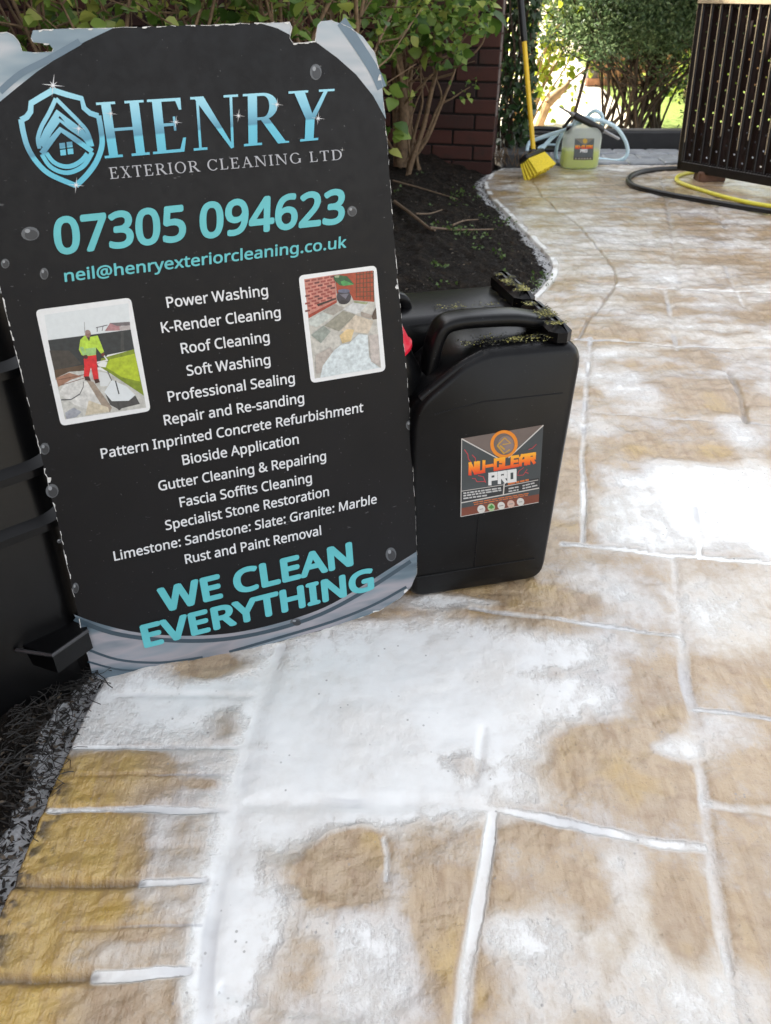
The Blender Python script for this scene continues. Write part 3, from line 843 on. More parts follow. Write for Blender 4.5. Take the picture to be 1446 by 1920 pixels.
GLYPHS={
'&':(587,['244,581 265,580 284,578 302,573 318,567 333,558 345,549 356,537 366,524 373,510 378,494 381,477 383,458 380,434 374,411 364,391 350,372 333,355 313,338 292,323 268,308 423,159 433,172 442,186 450,200 457,216 463,233 469,250 474,268 479,286 550,286 543,261 536,237 527,213 518,191 508,170 496,150 483,131 468,114 585,0 490,0 420,67 408,56 394,46 381,37 366,28 352,20 336,13 320,7 303,2 285,-3 265,-6 245,-7 223,-8 196,-7 171,-4 148,2 127,10 108,20 91,32 77,47 65,63 55,82 48,102 44,125 43,149 43,169 46,187 51,204 57,220 66,234 75,248 87,261 100,273 115,284 131,296 148,307 166,318 133,358 125,368 118,379 112,391 107,403 102,415 99,429 97,442 96,456 97,475 101,493 106,509 114,524 124,537 135,548 149,558 165,567 182,573 201,578 222,580','209,273 195,265 182,257 170,248 159,239 150,231 141,221 134,211 128,201 123,190 119,178 117,165 116,152 118,131 124,112 133,95 146,81 162,69 181,61 202,56 225,55 250,56 273,59 294,64 314,71 331,80 347,90 362,100 375,111','241,524 225,523 211,519 198,514 186,506 177,496 171,485 167,472 165,457 166,443 169,429 174,416 180,404 189,391 199,378 211,364 225,350 247,363 265,376 280,389 292,401 301,414 308,428 311,442 313,458 312,472 308,484 302,495 294,505 283,513 271,519 257,523']),
'-':(258,['32,184 32,246 226,246 226,184']),
'.':(215,['58,43 59,57 61,69 66,78 72,85 80,90 88,94 97,96 107,97 117,96 126,94 135,90 142,85 149,78 153,69 156,57 157,43 156,30 153,18 149,9 142,2 135,-4 126,-8 117,-10 107,-11 97,-10 88,-8 80,-4 72,2 66,9 61,18 59,30']),
'0':(458,['419,287 419,253 417,221 414,191 409,163 403,137 395,112 386,90 376,70 363,52 349,37 334,23 316,12 297,3 276,-3 253,-7 229,-8 198,-6 170,1 145,12 122,27 103,47 86,70 71,98 60,129 51,163 44,201 41,243 39,287 40,332 44,373 50,411 58,446 69,477 83,504 99,527 119,547 141,562 167,573 196,579 229,581 259,579 287,573 313,562 335,547 355,527 372,504 387,477 399,446 408,411 414,373 418,332','110,287 111,249 113,215 116,184 121,156 128,132 137,111 147,93 159,78 173,67 190,59 208,54 229,52 249,54 268,59 284,67 298,78 310,92 320,110 329,131 336,156 341,184 345,215 347,249 348,287 347,325 345,359 341,390 336,417 329,442 320,463 310,481 298,495 284,507 268,515 249,520 229,521 208,520 190,515 173,507 159,495 147,481 137,463 128,442 121,417 116,390 113,359 111,325']),
'2':(458,['417,0 38,0 38,59 188,210 209,231 228,251 246,270 261,287 275,304 287,320 298,337 306,353 313,370 318,387 321,405 322,424 320,446 315,466 306,482 294,496 278,507 261,514 242,519 221,520 200,520 181,517 164,512 147,506 131,498 115,489 99,478 83,466 45,513 56,523 68,531 81,540 94,548 108,555 122,561 137,567 153,572 169,576 186,578 203,580 221,581 246,579 270,576 293,570 313,562 331,552 347,540 361,526 372,510 382,492 388,472 392,451 394,428 393,406 389,385 383,364 375,344 365,324 353,305 340,286 324,267 307,247 288,227 268,207 247,185 128,67 128,64 417,64']),
'3':(458,['395,439 394,420 392,403 387,387 381,372 373,359 363,347 352,336 340,326 326,318 310,311 294,306 277,302 277,298 309,293 337,283 360,271 379,255 394,236 405,214 411,190 413,163 412,139 407,116 400,94 390,74 377,56 360,40 341,26 318,14 292,4 263,-3 230,-7 193,-8 171,-8 150,-6 130,-4 110,-1 91,3 72,8 54,15 36,23 36,89 54,81 74,73 93,67 114,61 135,57 155,54 175,52 194,51 230,53 260,59 285,68 305,81 320,98 331,117 337,139 339,164 338,182 335,197 329,211 320,223 310,233 297,242 282,249 265,255 246,260 226,263 203,265 179,265 123,265 123,326 180,326 202,326 223,329 242,333 259,339 274,347 286,356 298,366 307,377 314,390 319,404 322,418 323,434 321,454 316,471 307,486 295,498 280,508 262,516 242,520 219,521 204,521 190,520 176,518 164,515 151,512 140,508 128,504 117,498 75,473 39,521 55,533 73,544 93,554 115,563 139,571 163,576 190,579 218,581 260,578 296,571 327,558 352,540 371,519 384,495 393,468']),
'4':(458,['443,130 359,130 359,0 291,0 291,130 17,130 17,190 286,576 359,576 359,193 443,193','291,374 291,412 293,444 294,474 295,500 292,500 276,468 257,438 86,193 291,193']),
'5':(458,['221,351 249,350 275,346 300,340 322,331 343,320 361,307 376,291 389,274 400,254 407,232 412,209 413,183 411,154 407,128 399,103 387,81 373,60 356,43 336,28 314,15 289,5 261,-2 231,-7 199,-8 177,-8 156,-6 136,-4 116,0 97,4 80,10 65,16 51,23 51,90 66,81 82,74 101,68 121,62 141,58 161,55 181,53 200,52 220,53 239,55 257,60 274,65 289,73 302,82 313,93 323,106 331,121 336,137 340,156 341,176 339,202 332,225 321,245 306,262 287,275 262,284 232,290 197,292 186,292 173,291 160,290 146,288 99,280 64,302 86,573 373,573 373,508 146,508 132,342 169,348 181,349 194,350 207,351']),
'6':(458,['44,245 45,269 46,294 48,318 51,342 55,366 60,389 67,412 75,433 84,454 95,474 107,492 121,510 137,525 155,539 174,551 196,562 220,570 246,576 275,579 306,581 344,579 353,578 362,577 370,575 377,573 377,513 369,515 362,517 353,519 344,520 308,523 281,522 257,518 235,512 216,504 198,494 183,483 169,469 158,454 148,437 139,419 132,400 127,380 122,359 119,337 116,314 115,291 119,291 126,300 133,309 141,318 150,326 160,333 170,339 182,345 194,350 208,353 223,356 238,358 255,358 279,357 302,353 323,347 342,338 360,327 375,313 389,297 400,279 409,258 416,236 420,211 421,184 420,156 415,129 408,104 399,82 386,61 372,44 355,28 336,15 314,5 291,-2 266,-7 239,-8 219,-7 199,-4 181,1 163,7 146,16 130,26 115,39 101,54 88,70 77,89 67,110 59,133 52,158 48,185 45,214','238,51 262,53 284,59 303,70 320,84 334,102 343,125 349,153 351,184 350,210 344,233 336,254 324,271 308,285 289,295 267,301 241,303 222,302 205,299 189,294 175,287 162,279 150,270 140,259 131,248 124,236 119,223 116,211 115,198 116,185 117,172 120,159 123,146 127,133 133,121 139,110 146,99 155,88 164,79 174,71 185,64 197,59 210,55 223,52']),
'7':(458,['109,0 344,508 35,508 35,573 419,573 419,518 187,0']),
'9':(458,['417,328 417,304 415,279 413,255 410,231 406,207 401,183 394,161 387,139 377,118 366,99 354,80 340,63 324,47 306,33 286,21 265,11 241,3 214,-3 185,-7 154,-8 117,-6 107,-5 97,-4 89,-2 82,0 82,60 89,58 97,56 106,54 115,53 152,50 179,51 204,54 226,60 245,68 262,78 278,90 291,103 303,118 313,135 322,153 329,172 334,192 339,213 342,235 344,258 346,281 341,281 334,272 327,263 319,255 310,247 301,240 290,233 278,228 266,223 252,219 237,216 222,215 204,214 181,215 158,219 138,226 118,235 101,246 85,260 72,275 61,294 52,314 45,336 41,361 40,387 42,416 46,443 53,468 63,491 76,511 90,529 107,544 127,557 148,568 171,575 196,579 223,581 243,580 262,577 281,572 299,565 316,556 332,545 347,533 361,518 373,501 384,483 394,462 402,439 409,415 413,388 416,359','223,521 199,519 178,513 159,503 142,488 128,470 118,447 112,420 110,388 112,362 117,339 125,318 137,301 152,287 171,277 193,271 220,269 238,270 256,273 272,278 286,285 300,293 311,303 321,313 330,325 337,337 342,349 345,362 346,374 345,387 344,400 341,413 338,426 334,439 328,451 322,463 315,474 307,484 298,493 288,501 277,508 265,514 252,518 238,520']),
':':(215,['58,43 59,57 61,69 66,78 72,85 80,90 88,94 97,96 107,97 117,96 126,94 135,90 142,85 149,78 153,69 156,57 157,43 156,30 153,18 149,9 142,2 135,-4 126,-8 117,-10 107,-11 97,-10 88,-8 80,-4 72,2 66,9 61,18 59,30','58,387 59,401 61,412 66,422 72,429 80,434 88,438 97,440 107,441 117,440 126,438 135,434 142,429 149,422 153,412 156,401 157,387 156,373 153,362 149,352 142,345 135,339 126,335 117,333 107,332 97,333 88,335 80,339 72,345 66,352 61,362 59,373']),
'@':(721,['674,286 674,268 672,250 670,232 666,214 661,197 655,181 648,165 640,150 631,137 620,125 609,114 597,105 583,97 569,92 553,88 536,87 518,89 503,93 489,99 478,109 468,120 460,131 455,144 451,157 447,157 439,143 430,130 418,118 405,107 390,99 373,92 355,89 334,87 306,90 280,98 259,110 240,128 226,150 215,176 209,205 207,237 208,262 212,286 219,309 228,330 239,349 253,366 269,381 287,394 307,404 328,411 352,416 377,417 394,417 412,415 429,414 446,411 462,408 477,405 489,401 500,398 492,235 491,215 491,206 492,187 494,171 499,159 506,151 513,145 522,141 531,138 540,137 552,138 563,142 574,149 583,158 591,169 598,181 604,196 609,212 613,230 616,248 618,267 618,287 616,323 611,356 601,386 588,413 572,438 553,459 530,477 506,492 478,504 450,513 419,518 387,520 353,518 322,514 293,507 265,498 240,486 217,472 196,456 177,437 160,417 145,394 133,370 123,344 115,317 109,288 105,258 104,227 106,189 111,154 120,122 132,93 148,68 167,45 189,26 215,10 243,-2 275,-11 309,-17 347,-18 371,-18 395,-16 418,-12 441,-8 462,-2 483,4 502,10 520,16 520,-38 502,-45 483,-52 463,-57 442,-62 420,-66 397,-69 373,-71 347,-71 302,-69 259,-63 221,-52 185,-36 154,-17 126,7 102,34 82,65 67,100 55,138 49,180 47,225 48,261 52,296 60,330 70,363 83,394 98,422 116,449 137,474 160,496 186,515 214,532 244,547 277,558 311,566 348,571 387,573 417,571 447,568 475,562 502,553 527,542 551,529 573,514 593,496 611,476 628,455 641,431 653,406 662,378 669,349 673,319','269,235 271,211 275,191 281,174 290,160 301,150 314,143 328,139 345,137 366,139 383,146 398,156 409,171 418,189 425,210 430,233 432,258 437,358 411,364 378,366 359,365 342,362 327,356 314,347 303,337 294,325 286,312 280,298 275,283 272,267 270,251']),
'A':(512,['437,0 368,177 141,177 73,0 0,0 224,575 289,575 512,0','282,415 274,438 263,473 255,500 247,468 238,438 230,415 165,241 346,241']),
'B':(521,['241,573 292,571 336,565 373,555 404,541 428,522 445,497 455,467 459,431 458,414 456,399 452,384 446,371 439,358 431,347 421,337 409,328 396,320 382,313 367,308 350,304 350,300 367,297 384,292 400,286 415,279 429,271 441,261 452,249 461,236 468,221 474,203 477,184 478,163 476,138 472,115 464,93 454,74 441,57 425,42 406,29 385,19 362,11 337,5 309,1 279,0 78,0 78,573','256,329 290,330 318,335 340,342 357,352 369,366 377,382 382,401 384,423 382,445 376,463 365,478 351,490 332,499 308,506 279,510 245,511 150,511 150,329','150,269 150,61 265,61 301,63 330,68 354,78 371,91 384,107 394,125 399,145 401,168 400,183 398,197 394,210 388,221 380,232 370,241 358,249 344,256 327,262 307,266 285,268 260,269']),
'C':(507,['323,517 301,516 280,513 260,508 241,502 223,493 206,482 192,470 178,456 166,440 155,423 146,404 139,383 133,361 129,337 126,312 125,286 126,252 131,220 138,191 147,164 160,139 175,117 192,99 213,83 236,71 262,62 291,57 322,55 341,56 359,57 377,59 394,62 410,65 427,69 443,73 460,78 460,15 443,10 427,5 410,1 393,-2 375,-5 356,-7 335,-8 312,-8 270,-6 232,1 197,12 166,28 139,48 115,72 95,99 78,131 65,165 56,203 51,244 49,287 50,319 53,349 59,378 67,406 77,432 89,456 103,478 120,499 138,517 159,534 181,548 206,559 233,569 261,575 292,579 324,581 346,580 367,578 388,576 409,572 429,567 448,561 465,554 482,547 453,486 439,492 425,497 410,503 394,508 378,512 360,515 342,517']),
'E':(446,['398,0 78,0 78,573 398,573 398,509 150,509 150,330 383,330 383,268 150,268 150,63 398,63']),
'F':(416,['150,0 78,0 78,573 398,573 398,509 150,509 150,306 383,306 383,243 150,243']),
'G':(584,['326,302 524,302 524,22 501,15 478,8 454,3 431,-1 406,-4 380,-6 352,-8 323,-8 280,-6 241,1 205,12 173,28 145,47 120,71 98,98 81,130 67,164 57,202 51,243 49,286 51,330 58,370 69,407 84,442 104,473 127,500 154,524 186,544 220,560 259,571 300,578 346,581 369,580 392,578 415,576 437,572 458,567 478,561 498,554 516,547 489,484 473,491 457,497 439,503 421,508 401,512 382,515 362,517 342,517 309,515 278,510 250,501 225,489 202,474 181,455 164,434 150,409 139,382 131,353 126,321 124,286 126,253 130,222 137,193 146,166 159,141 175,119 194,100 216,84 241,71 270,62 303,56 340,55 358,55 375,56 390,57 404,59 452,68 452,238 326,238']),
'H':(594,['516,0 443,0 443,267 150,267 150,0 78,0 78,573 150,573 150,330 443,330 443,573 516,573']),
'I':(272,['239,0 32,0 32,42 99,57 99,515 32,531 32,573 239,573 239,531 172,515 172,57 239,42']),
'K':(496,['496,0 411,0 209,273 150,222 150,0 78,0 78,573 150,573 150,290 199,345 249,399 403,573 488,573 261,323']),
'L':(420,['78,0 78,573 150,573 150,64 400,64 400,0']),
'M':(727,['330,0 142,502 139,502 142,461 144,407 144,347 144,0 78,0 78,573 184,573 361,103 364,103 544,573 650,573 650,0 578,0 578,352 579,408 581,460 584,501 581,501 390,0']),
'N':(609,['532,0 447,0 141,476 138,476 141,432 143,378 144,320 144,0 78,0 78,573 161,573 467,99 470,99 468,137 466,193 464,249 464,573 532,573']),
'P':(485,['229,573 282,570 326,562 363,548 393,528 415,504 431,475 441,442 444,404 444,387 441,370 438,353 433,336 426,321 417,306 407,292 395,278 380,266 364,255 345,246 324,238 301,231 275,227 247,224 216,223 150,223 150,0 78,0 78,573','223,511 150,511 150,285 208,285 234,285 258,288 279,291 298,296 315,303 330,311 342,322 352,334 360,347 365,363 369,381 370,401 367,427 361,449 350,468 334,484 314,495 289,504 258,509']),
'R':(499,['236,573 270,571 301,568 329,562 353,555 375,544 393,532 409,517 422,500 432,481 439,460 443,436 444,410 443,388 440,368 435,350 427,334 418,319 408,306 397,295 385,285 371,277 358,269 344,262 330,257 487,0 403,0 264,237 150,237 150,0 78,0 78,573','232,510 150,510 150,298 236,298 268,299 296,304 319,313 338,325 352,341 362,359 368,381 370,407 369,424 366,440 361,455 355,467 346,477 336,486 324,494 310,500 293,504 275,507 254,509']),
'S':(440,['403,153 401,128 396,106 389,85 378,66 364,49 348,35 328,22 307,11 283,3 257,-3 228,-7 198,-8 182,-8 167,-7 152,-6 137,-5 122,-3 109,-1 96,2 83,4 72,8 61,11 50,15 41,19 41,88 56,82 73,76 92,70 113,65 134,60 156,57 179,55 201,55 222,55 240,57 257,61 273,66 286,72 298,79 308,88 316,98 322,109 327,120 329,133 330,147 330,160 327,173 324,184 318,194 311,204 302,213 291,221 277,230 261,238 242,247 220,255 196,265 178,272 161,279 146,286 131,294 118,302 106,311 95,320 85,330 76,340 69,351 63,363 57,375 53,389 50,403 49,418 48,435 50,457 54,477 61,496 71,513 84,528 99,542 116,553 136,563 157,571 180,576 205,579 231,581 254,580 276,578 297,576 318,572 337,567 355,562 372,555 389,549 366,487 351,493 336,499 319,504 302,508 284,512 266,515 248,517 229,517 212,517 196,515 182,511 169,507 158,501 148,494 140,486 133,478 128,468 124,457 122,446 121,434 122,420 124,407 128,396 133,386 140,376 149,367 160,359 172,351 187,343 204,335 224,327 246,318 270,309 293,299 313,289 332,279 348,268 362,255 374,242 385,228 392,212 398,194 401,175']),
'T':(446,['259,0 187,0 187,509 8,509 8,573 437,573 437,509 259,509']),
'V':(481,['481,573 277,0 204,0 0,573 75,573 204,205 220,160 231,119 241,80 250,119 262,161 277,207 405,573']),
'W':(746,['735,573 583,0 510,0 399,375 389,410 380,443 373,471 370,488 367,471 361,443 352,409 342,373 234,0 161,0 10,573 85,573 174,223 183,186 190,151 196,118 201,87 206,119 213,154 222,191 232,227 333,573 407,573 512,225 523,187 532,151 538,117 544,87 550,129 560,175 572,224 660,573']),
'Y':(454,['227,291 376,573 454,573 263,222 263,0 191,0 191,219 0,573 79,573']),
'a':(450,['231,437 268,435 299,428 326,418 347,403 364,383 376,358 383,328 385,293 385,0 334,0 320,61 317,61 307,50 298,40 288,30 279,22 268,15 258,9 246,3 234,-1 220,-4 206,-6 190,-8 172,-8 154,-7 136,-5 119,0 103,6 88,13 75,23 64,34 55,48 47,63 41,80 38,99 37,119 40,150 50,176 65,199 87,219 116,234 152,245 194,253 243,257 316,259 316,285 315,309 310,330 303,347 293,359 280,368 265,375 247,379 227,380 210,379 194,378 178,374 163,370 148,365 133,359 119,353 106,347 84,400 99,408 115,414 132,421 151,426 170,431 190,434 210,436','252,208 215,205 184,200 159,192 141,182 127,170 118,155 112,138 110,119 111,102 115,87 122,75 132,66 144,58 157,53 172,50 188,49 215,51 238,56 260,66 279,79 295,96 306,117 313,142 315,172 315,210']),
'b':(493,['139,461 138,410 135,373 139,373 149,386 161,398 174,409 189,419 206,427 226,432 248,436 272,437 310,434 344,423 374,406 401,381 422,350 437,312 446,267 449,215 448,180 444,147 437,118 427,91 415,68 400,48 384,31 365,17 344,6 322,-2 298,-6 272,-8 248,-7 226,-3 206,2 189,10 174,20 161,31 149,42 139,55 133,55 119,0 68,0 68,609 139,609','260,379 238,377 219,374 202,369 188,361 175,351 165,339 157,325 150,308 145,289 142,268 139,244 139,217 139,214 140,177 145,144 153,116 165,93 181,74 202,61 229,53 261,51 288,53 312,61 332,74 348,93 360,117 369,145 374,178 376,216 374,254 369,287 360,315 348,338 331,356 311,368 288,376']),
'c':(385,['241,-8 213,-7 187,-2 162,5 139,15 118,28 99,45 83,65 69,87 58,114 50,143 46,176 44,213 46,250 51,284 59,315 71,342 85,365 102,385 121,401 142,415 166,425 191,432 217,436 245,438 262,437 278,436 293,434 309,431 323,427 336,424 348,419 358,415 337,356 292,370 279,372 267,374 255,376 244,376 223,375 204,371 187,366 172,358 159,347 148,335 138,320 131,303 125,284 120,263 118,239 117,213 118,189 120,166 125,145 131,126 138,109 148,94 159,82 172,71 186,63 202,58 220,54 240,53 257,53 273,55 288,57 302,60 315,64 328,68 340,73 351,78 351,15 340,10 328,5 316,1 304,-2 290,-5 275,-7 258,-8']),
'd':(493,['221,-8 182,-5 148,6 118,23 92,48 71,79 56,117 47,162 44,214 47,266 56,311 71,350 93,381 119,406 149,424 183,434 221,438 238,437 253,436 267,433 280,429 292,425 303,420 314,413 323,407 332,399 340,391 348,383 354,374 359,374 356,405 354,438 354,609 425,609 425,0 368,0 358,58 354,58 348,49 340,40 332,32 323,24 314,17 303,11 292,6 279,1 266,-3 252,-6 237,-7','232,51 263,53 290,60 311,71 328,88 340,109 348,135 354,165 355,200 355,213 354,251 349,284 340,313 329,336 313,355 291,369 264,377 231,379 204,376 181,368 162,354 146,334 133,309 124,281 119,249 117,213 119,176 124,144 133,116 146,93 162,74 181,61 205,53']),
'e':(452,['234,438 261,436 286,432 308,424 329,414 348,401 364,385 378,367 390,346 399,323 406,299 410,272 411,244 411,201 117,201 120,167 127,137 139,111 154,90 174,74 197,62 224,55 254,52 274,53 293,54 310,56 327,60 343,64 359,69 375,75 392,82 392,20 376,13 359,8 343,3 327,-1 310,-4 292,-6 272,-8 251,-8 221,-6 194,-2 167,6 143,17 121,31 101,48 85,68 70,91 59,117 51,146 46,177 44,212 46,246 50,277 57,306 68,333 81,357 96,378 114,395 134,411 157,423 181,431 207,436','233,380 209,378 188,372 170,362 154,348 140,330 130,309 123,285 119,257 338,257 337,275 335,292 331,307 326,322 320,334 312,346 303,356 292,364 280,371 266,376 251,379']),
'f':(276,['266,375 158,375 158,0 87,0 87,375 12,375 12,408 87,432 87,457 88,483 92,507 97,528 104,547 113,563 124,577 137,588 152,597 168,604 186,609 206,612 227,613 239,613 252,612 263,611 274,609 310,599 292,544 262,552 254,553 245,555 237,555 228,556 211,554 197,550 185,542 175,532 168,519 162,502 159,481 158,458 158,430 266,430']),
'g':(493,['221,438 241,437 261,434 280,429 297,422 314,413 329,402 343,388 355,373 359,373 369,430 425,430 425,-7 424,-36 420,-63 413,-88 404,-109 392,-129 378,-146 361,-160 341,-172 318,-181 293,-187 264,-191 233,-192 210,-192 188,-191 167,-189 147,-186 128,-182 110,-177 94,-172 78,-165 78,-100 94,-108 111,-114 129,-120 149,-125 170,-129 191,-132 214,-133 237,-134 263,-132 286,-126 306,-116 324,-101 337,-84 347,-63 353,-39 355,-13 355,4 356,32 358,57 354,57 343,42 329,28 315,17 299,8 281,1 263,-4 243,-7 221,-8 182,-4 147,7 117,25 91,51 70,83 56,121 47,164 44,214 47,263 56,306 70,344 91,377 117,404 147,423 181,434','230,379 213,377 197,374 182,368 169,359 157,349 147,336 138,320 130,303 125,284 120,262 118,239 117,213 119,176 124,143 134,115 146,92 163,73 182,60 205,52 232,50 248,50 262,52 276,54 288,58 299,63 309,69 318,76 326,85 334,94 340,105 345,117 349,131 352,145 354,161 356,179 356,197 356,214 355,242 353,267 349,289 343,309 335,326 326,340 315,352 302,362 287,369 270,374 251,377']),
'h':(495,['139,431 138,399 135,370 140,370 147,381 155,391 164,400 174,407 185,414 196,420 208,425 221,429 233,433 247,435 260,437 273,437 298,436 321,433 342,428 360,421 377,411 391,400 403,386 413,370 421,351 426,330 430,306 431,280 431,0 361,0 361,275 359,299 355,321 348,338 338,353 324,364 308,372 288,377 265,379 242,377 222,374 204,368 189,360 177,350 166,338 157,324 150,308 145,289 142,269 139,246 139,222 139,0 68,0 68,609 139,609']),
'i':(207,['139,430 139,0 68,0 68,430','104,591 112,590 119,588 126,585 133,580 138,574 142,566 144,557 145,546 144,536 142,526 138,519 133,512 126,508 119,504 112,502 104,501 96,502 88,504 81,508 75,512 69,519 66,526 63,536 63,546 63,557 66,566 69,574 75,580 81,585 88,588 96,590']),
'k':(428,['138,291 137,257 135,221 138,221 152,240 172,264 189,285 326,430 409,430 235,246 421,0 336,0 187,200 138,158 138,0 68,0 68,609 138,609']),
'l':(207,['139,0 68,0 68,609 139,609']),
'm':(750,['540,438 574,436 603,429 628,417 649,401 665,379 676,352 683,319 685,280 685,0 615,0 615,277 614,300 610,321 603,338 594,353 582,364 567,372 549,377 528,379 499,376 474,369 454,358 438,342 426,322 418,298 413,270 411,237 411,0 342,0 342,277 341,293 339,308 336,321 332,333 327,344 320,353 312,361 303,367 293,372 281,376 268,378 253,379 233,377 215,374 199,368 185,360 174,350 164,338 156,324 150,308 145,290 141,269 139,247 139,223 139,0 68,0 68,430 125,430 136,371 140,371 147,382 155,392 163,401 173,409 183,416 194,422 205,427 217,431 229,434 241,436 254,437 266,438 290,437 312,433 332,428 349,420 365,410 378,398 389,383 398,366 402,366 414,383 427,398 443,410 461,420 480,428 499,433 519,437']),
'n':(495,['275,438 311,436 343,429 369,417 391,401 409,379 421,352 428,319 431,280 431,0 361,0 361,275 359,299 355,321 348,338 338,353 324,364 308,372 288,377 265,379 232,376 204,368 182,356 166,338 154,316 146,289 140,258 139,223 139,0 68,0 68,430 125,430 136,371 140,371 147,382 156,392 165,401 175,409 186,416 198,422 210,427 222,431 235,434 248,436 262,437']),
'o':(485,['442,216 441,190 438,165 434,142 428,121 420,101 411,82 400,66 388,51 374,37 359,25 342,15 324,7 305,0 285,-4 264,-7 241,-8 221,-7 200,-4 181,0 163,7 145,15 129,25 114,37 100,51 88,66 77,82 67,101 59,121 52,142 48,165 45,190 44,216 46,250 50,282 58,310 68,336 81,360 97,380 116,397 137,412 161,423 186,431 214,436 244,438 272,436 299,431 324,423 347,412 368,397 387,380 403,360 417,336 428,310 436,282 440,250','117,216 118,191 120,169 125,147 130,128 138,110 147,95 159,82 172,71 187,62 203,56 222,52 243,51 264,52 282,56 299,62 314,71 327,82 339,95 348,110 356,128 361,147 366,169 368,191 369,216 368,240 365,263 361,284 355,303 348,320 338,335 327,348 314,359 299,367 282,374 263,377 242,379 212,376 185,368 164,354 147,335 134,311 124,284 119,252']),
'p':(493,['273,438 310,434 344,424 374,407 401,383 422,351 437,313 446,268 449,216 448,181 444,148 437,119 427,93 415,69 401,49 384,31 365,17 345,6 322,-2 298,-6 272,-8 256,-7 241,-6 227,-3 213,1 201,6 190,11 179,17 170,24 161,31 153,38 145,46 139,55 134,55 137,20 139,-16 139,-192 68,-192 68,430 126,430 136,371 139,371 145,380 153,389 161,397 170,405 179,412 189,419 201,424 213,429 226,433 240,436 256,437','260,379 239,377 221,374 204,369 190,362 178,353 167,342 158,328 152,313 146,295 142,275 140,254 139,229 139,216 139,190 142,167 145,145 150,126 157,109 165,93 176,80 188,70 203,61 220,55 239,52 261,51 280,52 297,56 312,63 326,72 338,84 348,98 357,113 364,131 369,150 373,171 375,193 376,217 374,252 369,283 360,310 348,334 331,354 311,367 288,376']),
'r':(331,['269,438 295,437 319,433 310,368 287,372 264,374 252,373 240,371 228,368 217,363 206,358 195,351 186,343 176,334 168,324 161,313 154,301 149,289 144,275 141,261 139,245 139,229 139,0 68,0 68,430 126,430 134,351 137,351 144,363 152,374 161,385 170,395 180,404 191,413 202,420 214,426 227,431 240,435 254,437']),
's':(384,['348,119 347,99 343,80 336,64 327,49 316,36 302,24 286,14 268,6 248,0 226,-4 202,-7 176,-8 155,-8 135,-6 116,-4 99,-1 83,3 68,8 55,13 42,19 42,83 55,77 70,71 86,65 104,60 122,55 141,52 159,50 178,49 203,50 224,53 242,59 256,66 266,76 274,86 278,99 280,112 279,120 278,128 275,135 271,141 266,148 259,154 250,160 239,167 227,173 212,180 194,188 174,196 154,204 135,212 118,220 103,228 89,236 76,245 66,255 57,266 50,278 45,292 42,307 41,324 44,350 52,372 66,392 85,408 109,421 137,430 168,436 202,438 221,437 240,436 258,434 275,430 292,426 308,421 324,415 339,409 315,353 301,358 287,363 273,368 258,372 243,376 228,378 213,380 197,380 177,379 159,377 144,372 131,366 121,358 114,350 110,339 108,328 109,319 111,312 114,304 119,298 125,292 133,286 142,280 154,274 167,268 182,261 199,254 219,246 239,239 257,231 274,223 289,215 302,206 314,197 324,187 333,176 339,164 344,150 347,135']),
't':(289,['212,50 245,53 272,59 272,5 266,2 258,0 250,-2 240,-4 229,-6 219,-7 209,-8 200,-8 183,-7 167,-5 152,-1 138,4 124,11 112,20 101,31 91,44 84,60 78,79 75,100 74,125 74,375 13,375 13,409 75,437 103,528 144,528 144,430 269,430 269,375 144,375 144,127 146,108 149,93 155,79 163,69 173,60 185,54 198,51']),
'u':(495,['427,430 427,0 370,0 359,57 356,57 349,46 340,36 331,28 321,20 310,13 298,8 286,3 273,-1 260,-4 247,-6 234,-8 220,-8 195,-7 173,-4 152,1 134,8 117,18 103,29 91,43 81,59 73,78 68,99 64,122 63,148 63,430 135,430 135,153 136,129 141,108 148,91 158,76 171,65 188,57 207,52 230,51 253,52 273,55 291,61 306,69 319,79 330,91 338,105 345,121 350,140 354,160 356,182 357,206 357,430']),
'v':(407,['163,0 0,430 75,430 167,176 180,137 193,96 201,63 204,63 214,96 227,138 241,176 332,430 407,430 244,0']),
'w':(630,['346,243 336,276 328,308 321,335 316,357 313,357 308,335 302,307 294,275 284,242 207,1 127,1 9,431 82,431 141,201 153,154 163,109 169,73 172,73 178,97 185,128 193,160 201,188 277,431 354,431 428,188 440,149 451,109 457,74 460,74 466,108 477,153 489,201 549,431 621,431 502,1 419,1']),
'x':(424,['170,220 22,430 102,430 213,268 322,430 402,430 253,220 410,0 330,0 213,172 94,0 14,0']),
'y':(409,['1,430 76,430 169,185 184,144 196,105 205,68 209,68 224,121 245,186 333,430 409,430 224,-59 216,-79 207,-97 198,-114 188,-130 177,-144 165,-156 152,-167 138,-176 123,-183 106,-188 87,-191 67,-192 34,-190 9,-186 9,-130 30,-133 56,-135 68,-134 79,-132 90,-130 99,-126 108,-120 116,-114 123,-107 130,-99 136,-90 142,-80 147,-70 152,-59 174,-2']),
}
# ------------------------------------------------------------------ advertising board
BL, BR = np.array([-.4275, .7947, .002]), np.array([.0598, .9417, .002])
rr = (BR - BL) / np.linalg.norm(BR - BL)
bk = np.array([-rr[1], rr[0], 0])
LEAN = R(8)
su = np.array([0, 0, math.cos(LEAN)]) + bk * math.sin(LEAN)
sn = np.cross(rr, su)                      # towards the viewer
SP_ = Plane(BL, sn)
sign = thing('advertising_board', ((BL + BR) / 2).tolist(), 'tall black cleaning company board with turquoise lettering leaning beside the black jerrycan', 'sign board')

LAY = 0.00035


def sgn(px, py, layer=0):
    return SP_.at(px, py, LAY * layer)


def flat(nm, polys, mat, parent, pl, layer, conv=lambda p: p):
    """printed flat shapes on a plane"""
    mb = MB()
    for i, po in enumerate(polys):
        mb.poly([pl.at(*conv(p), LAY * layer + i * 2e-6) for p in po])
    return mb.build(nm, mat, parent)


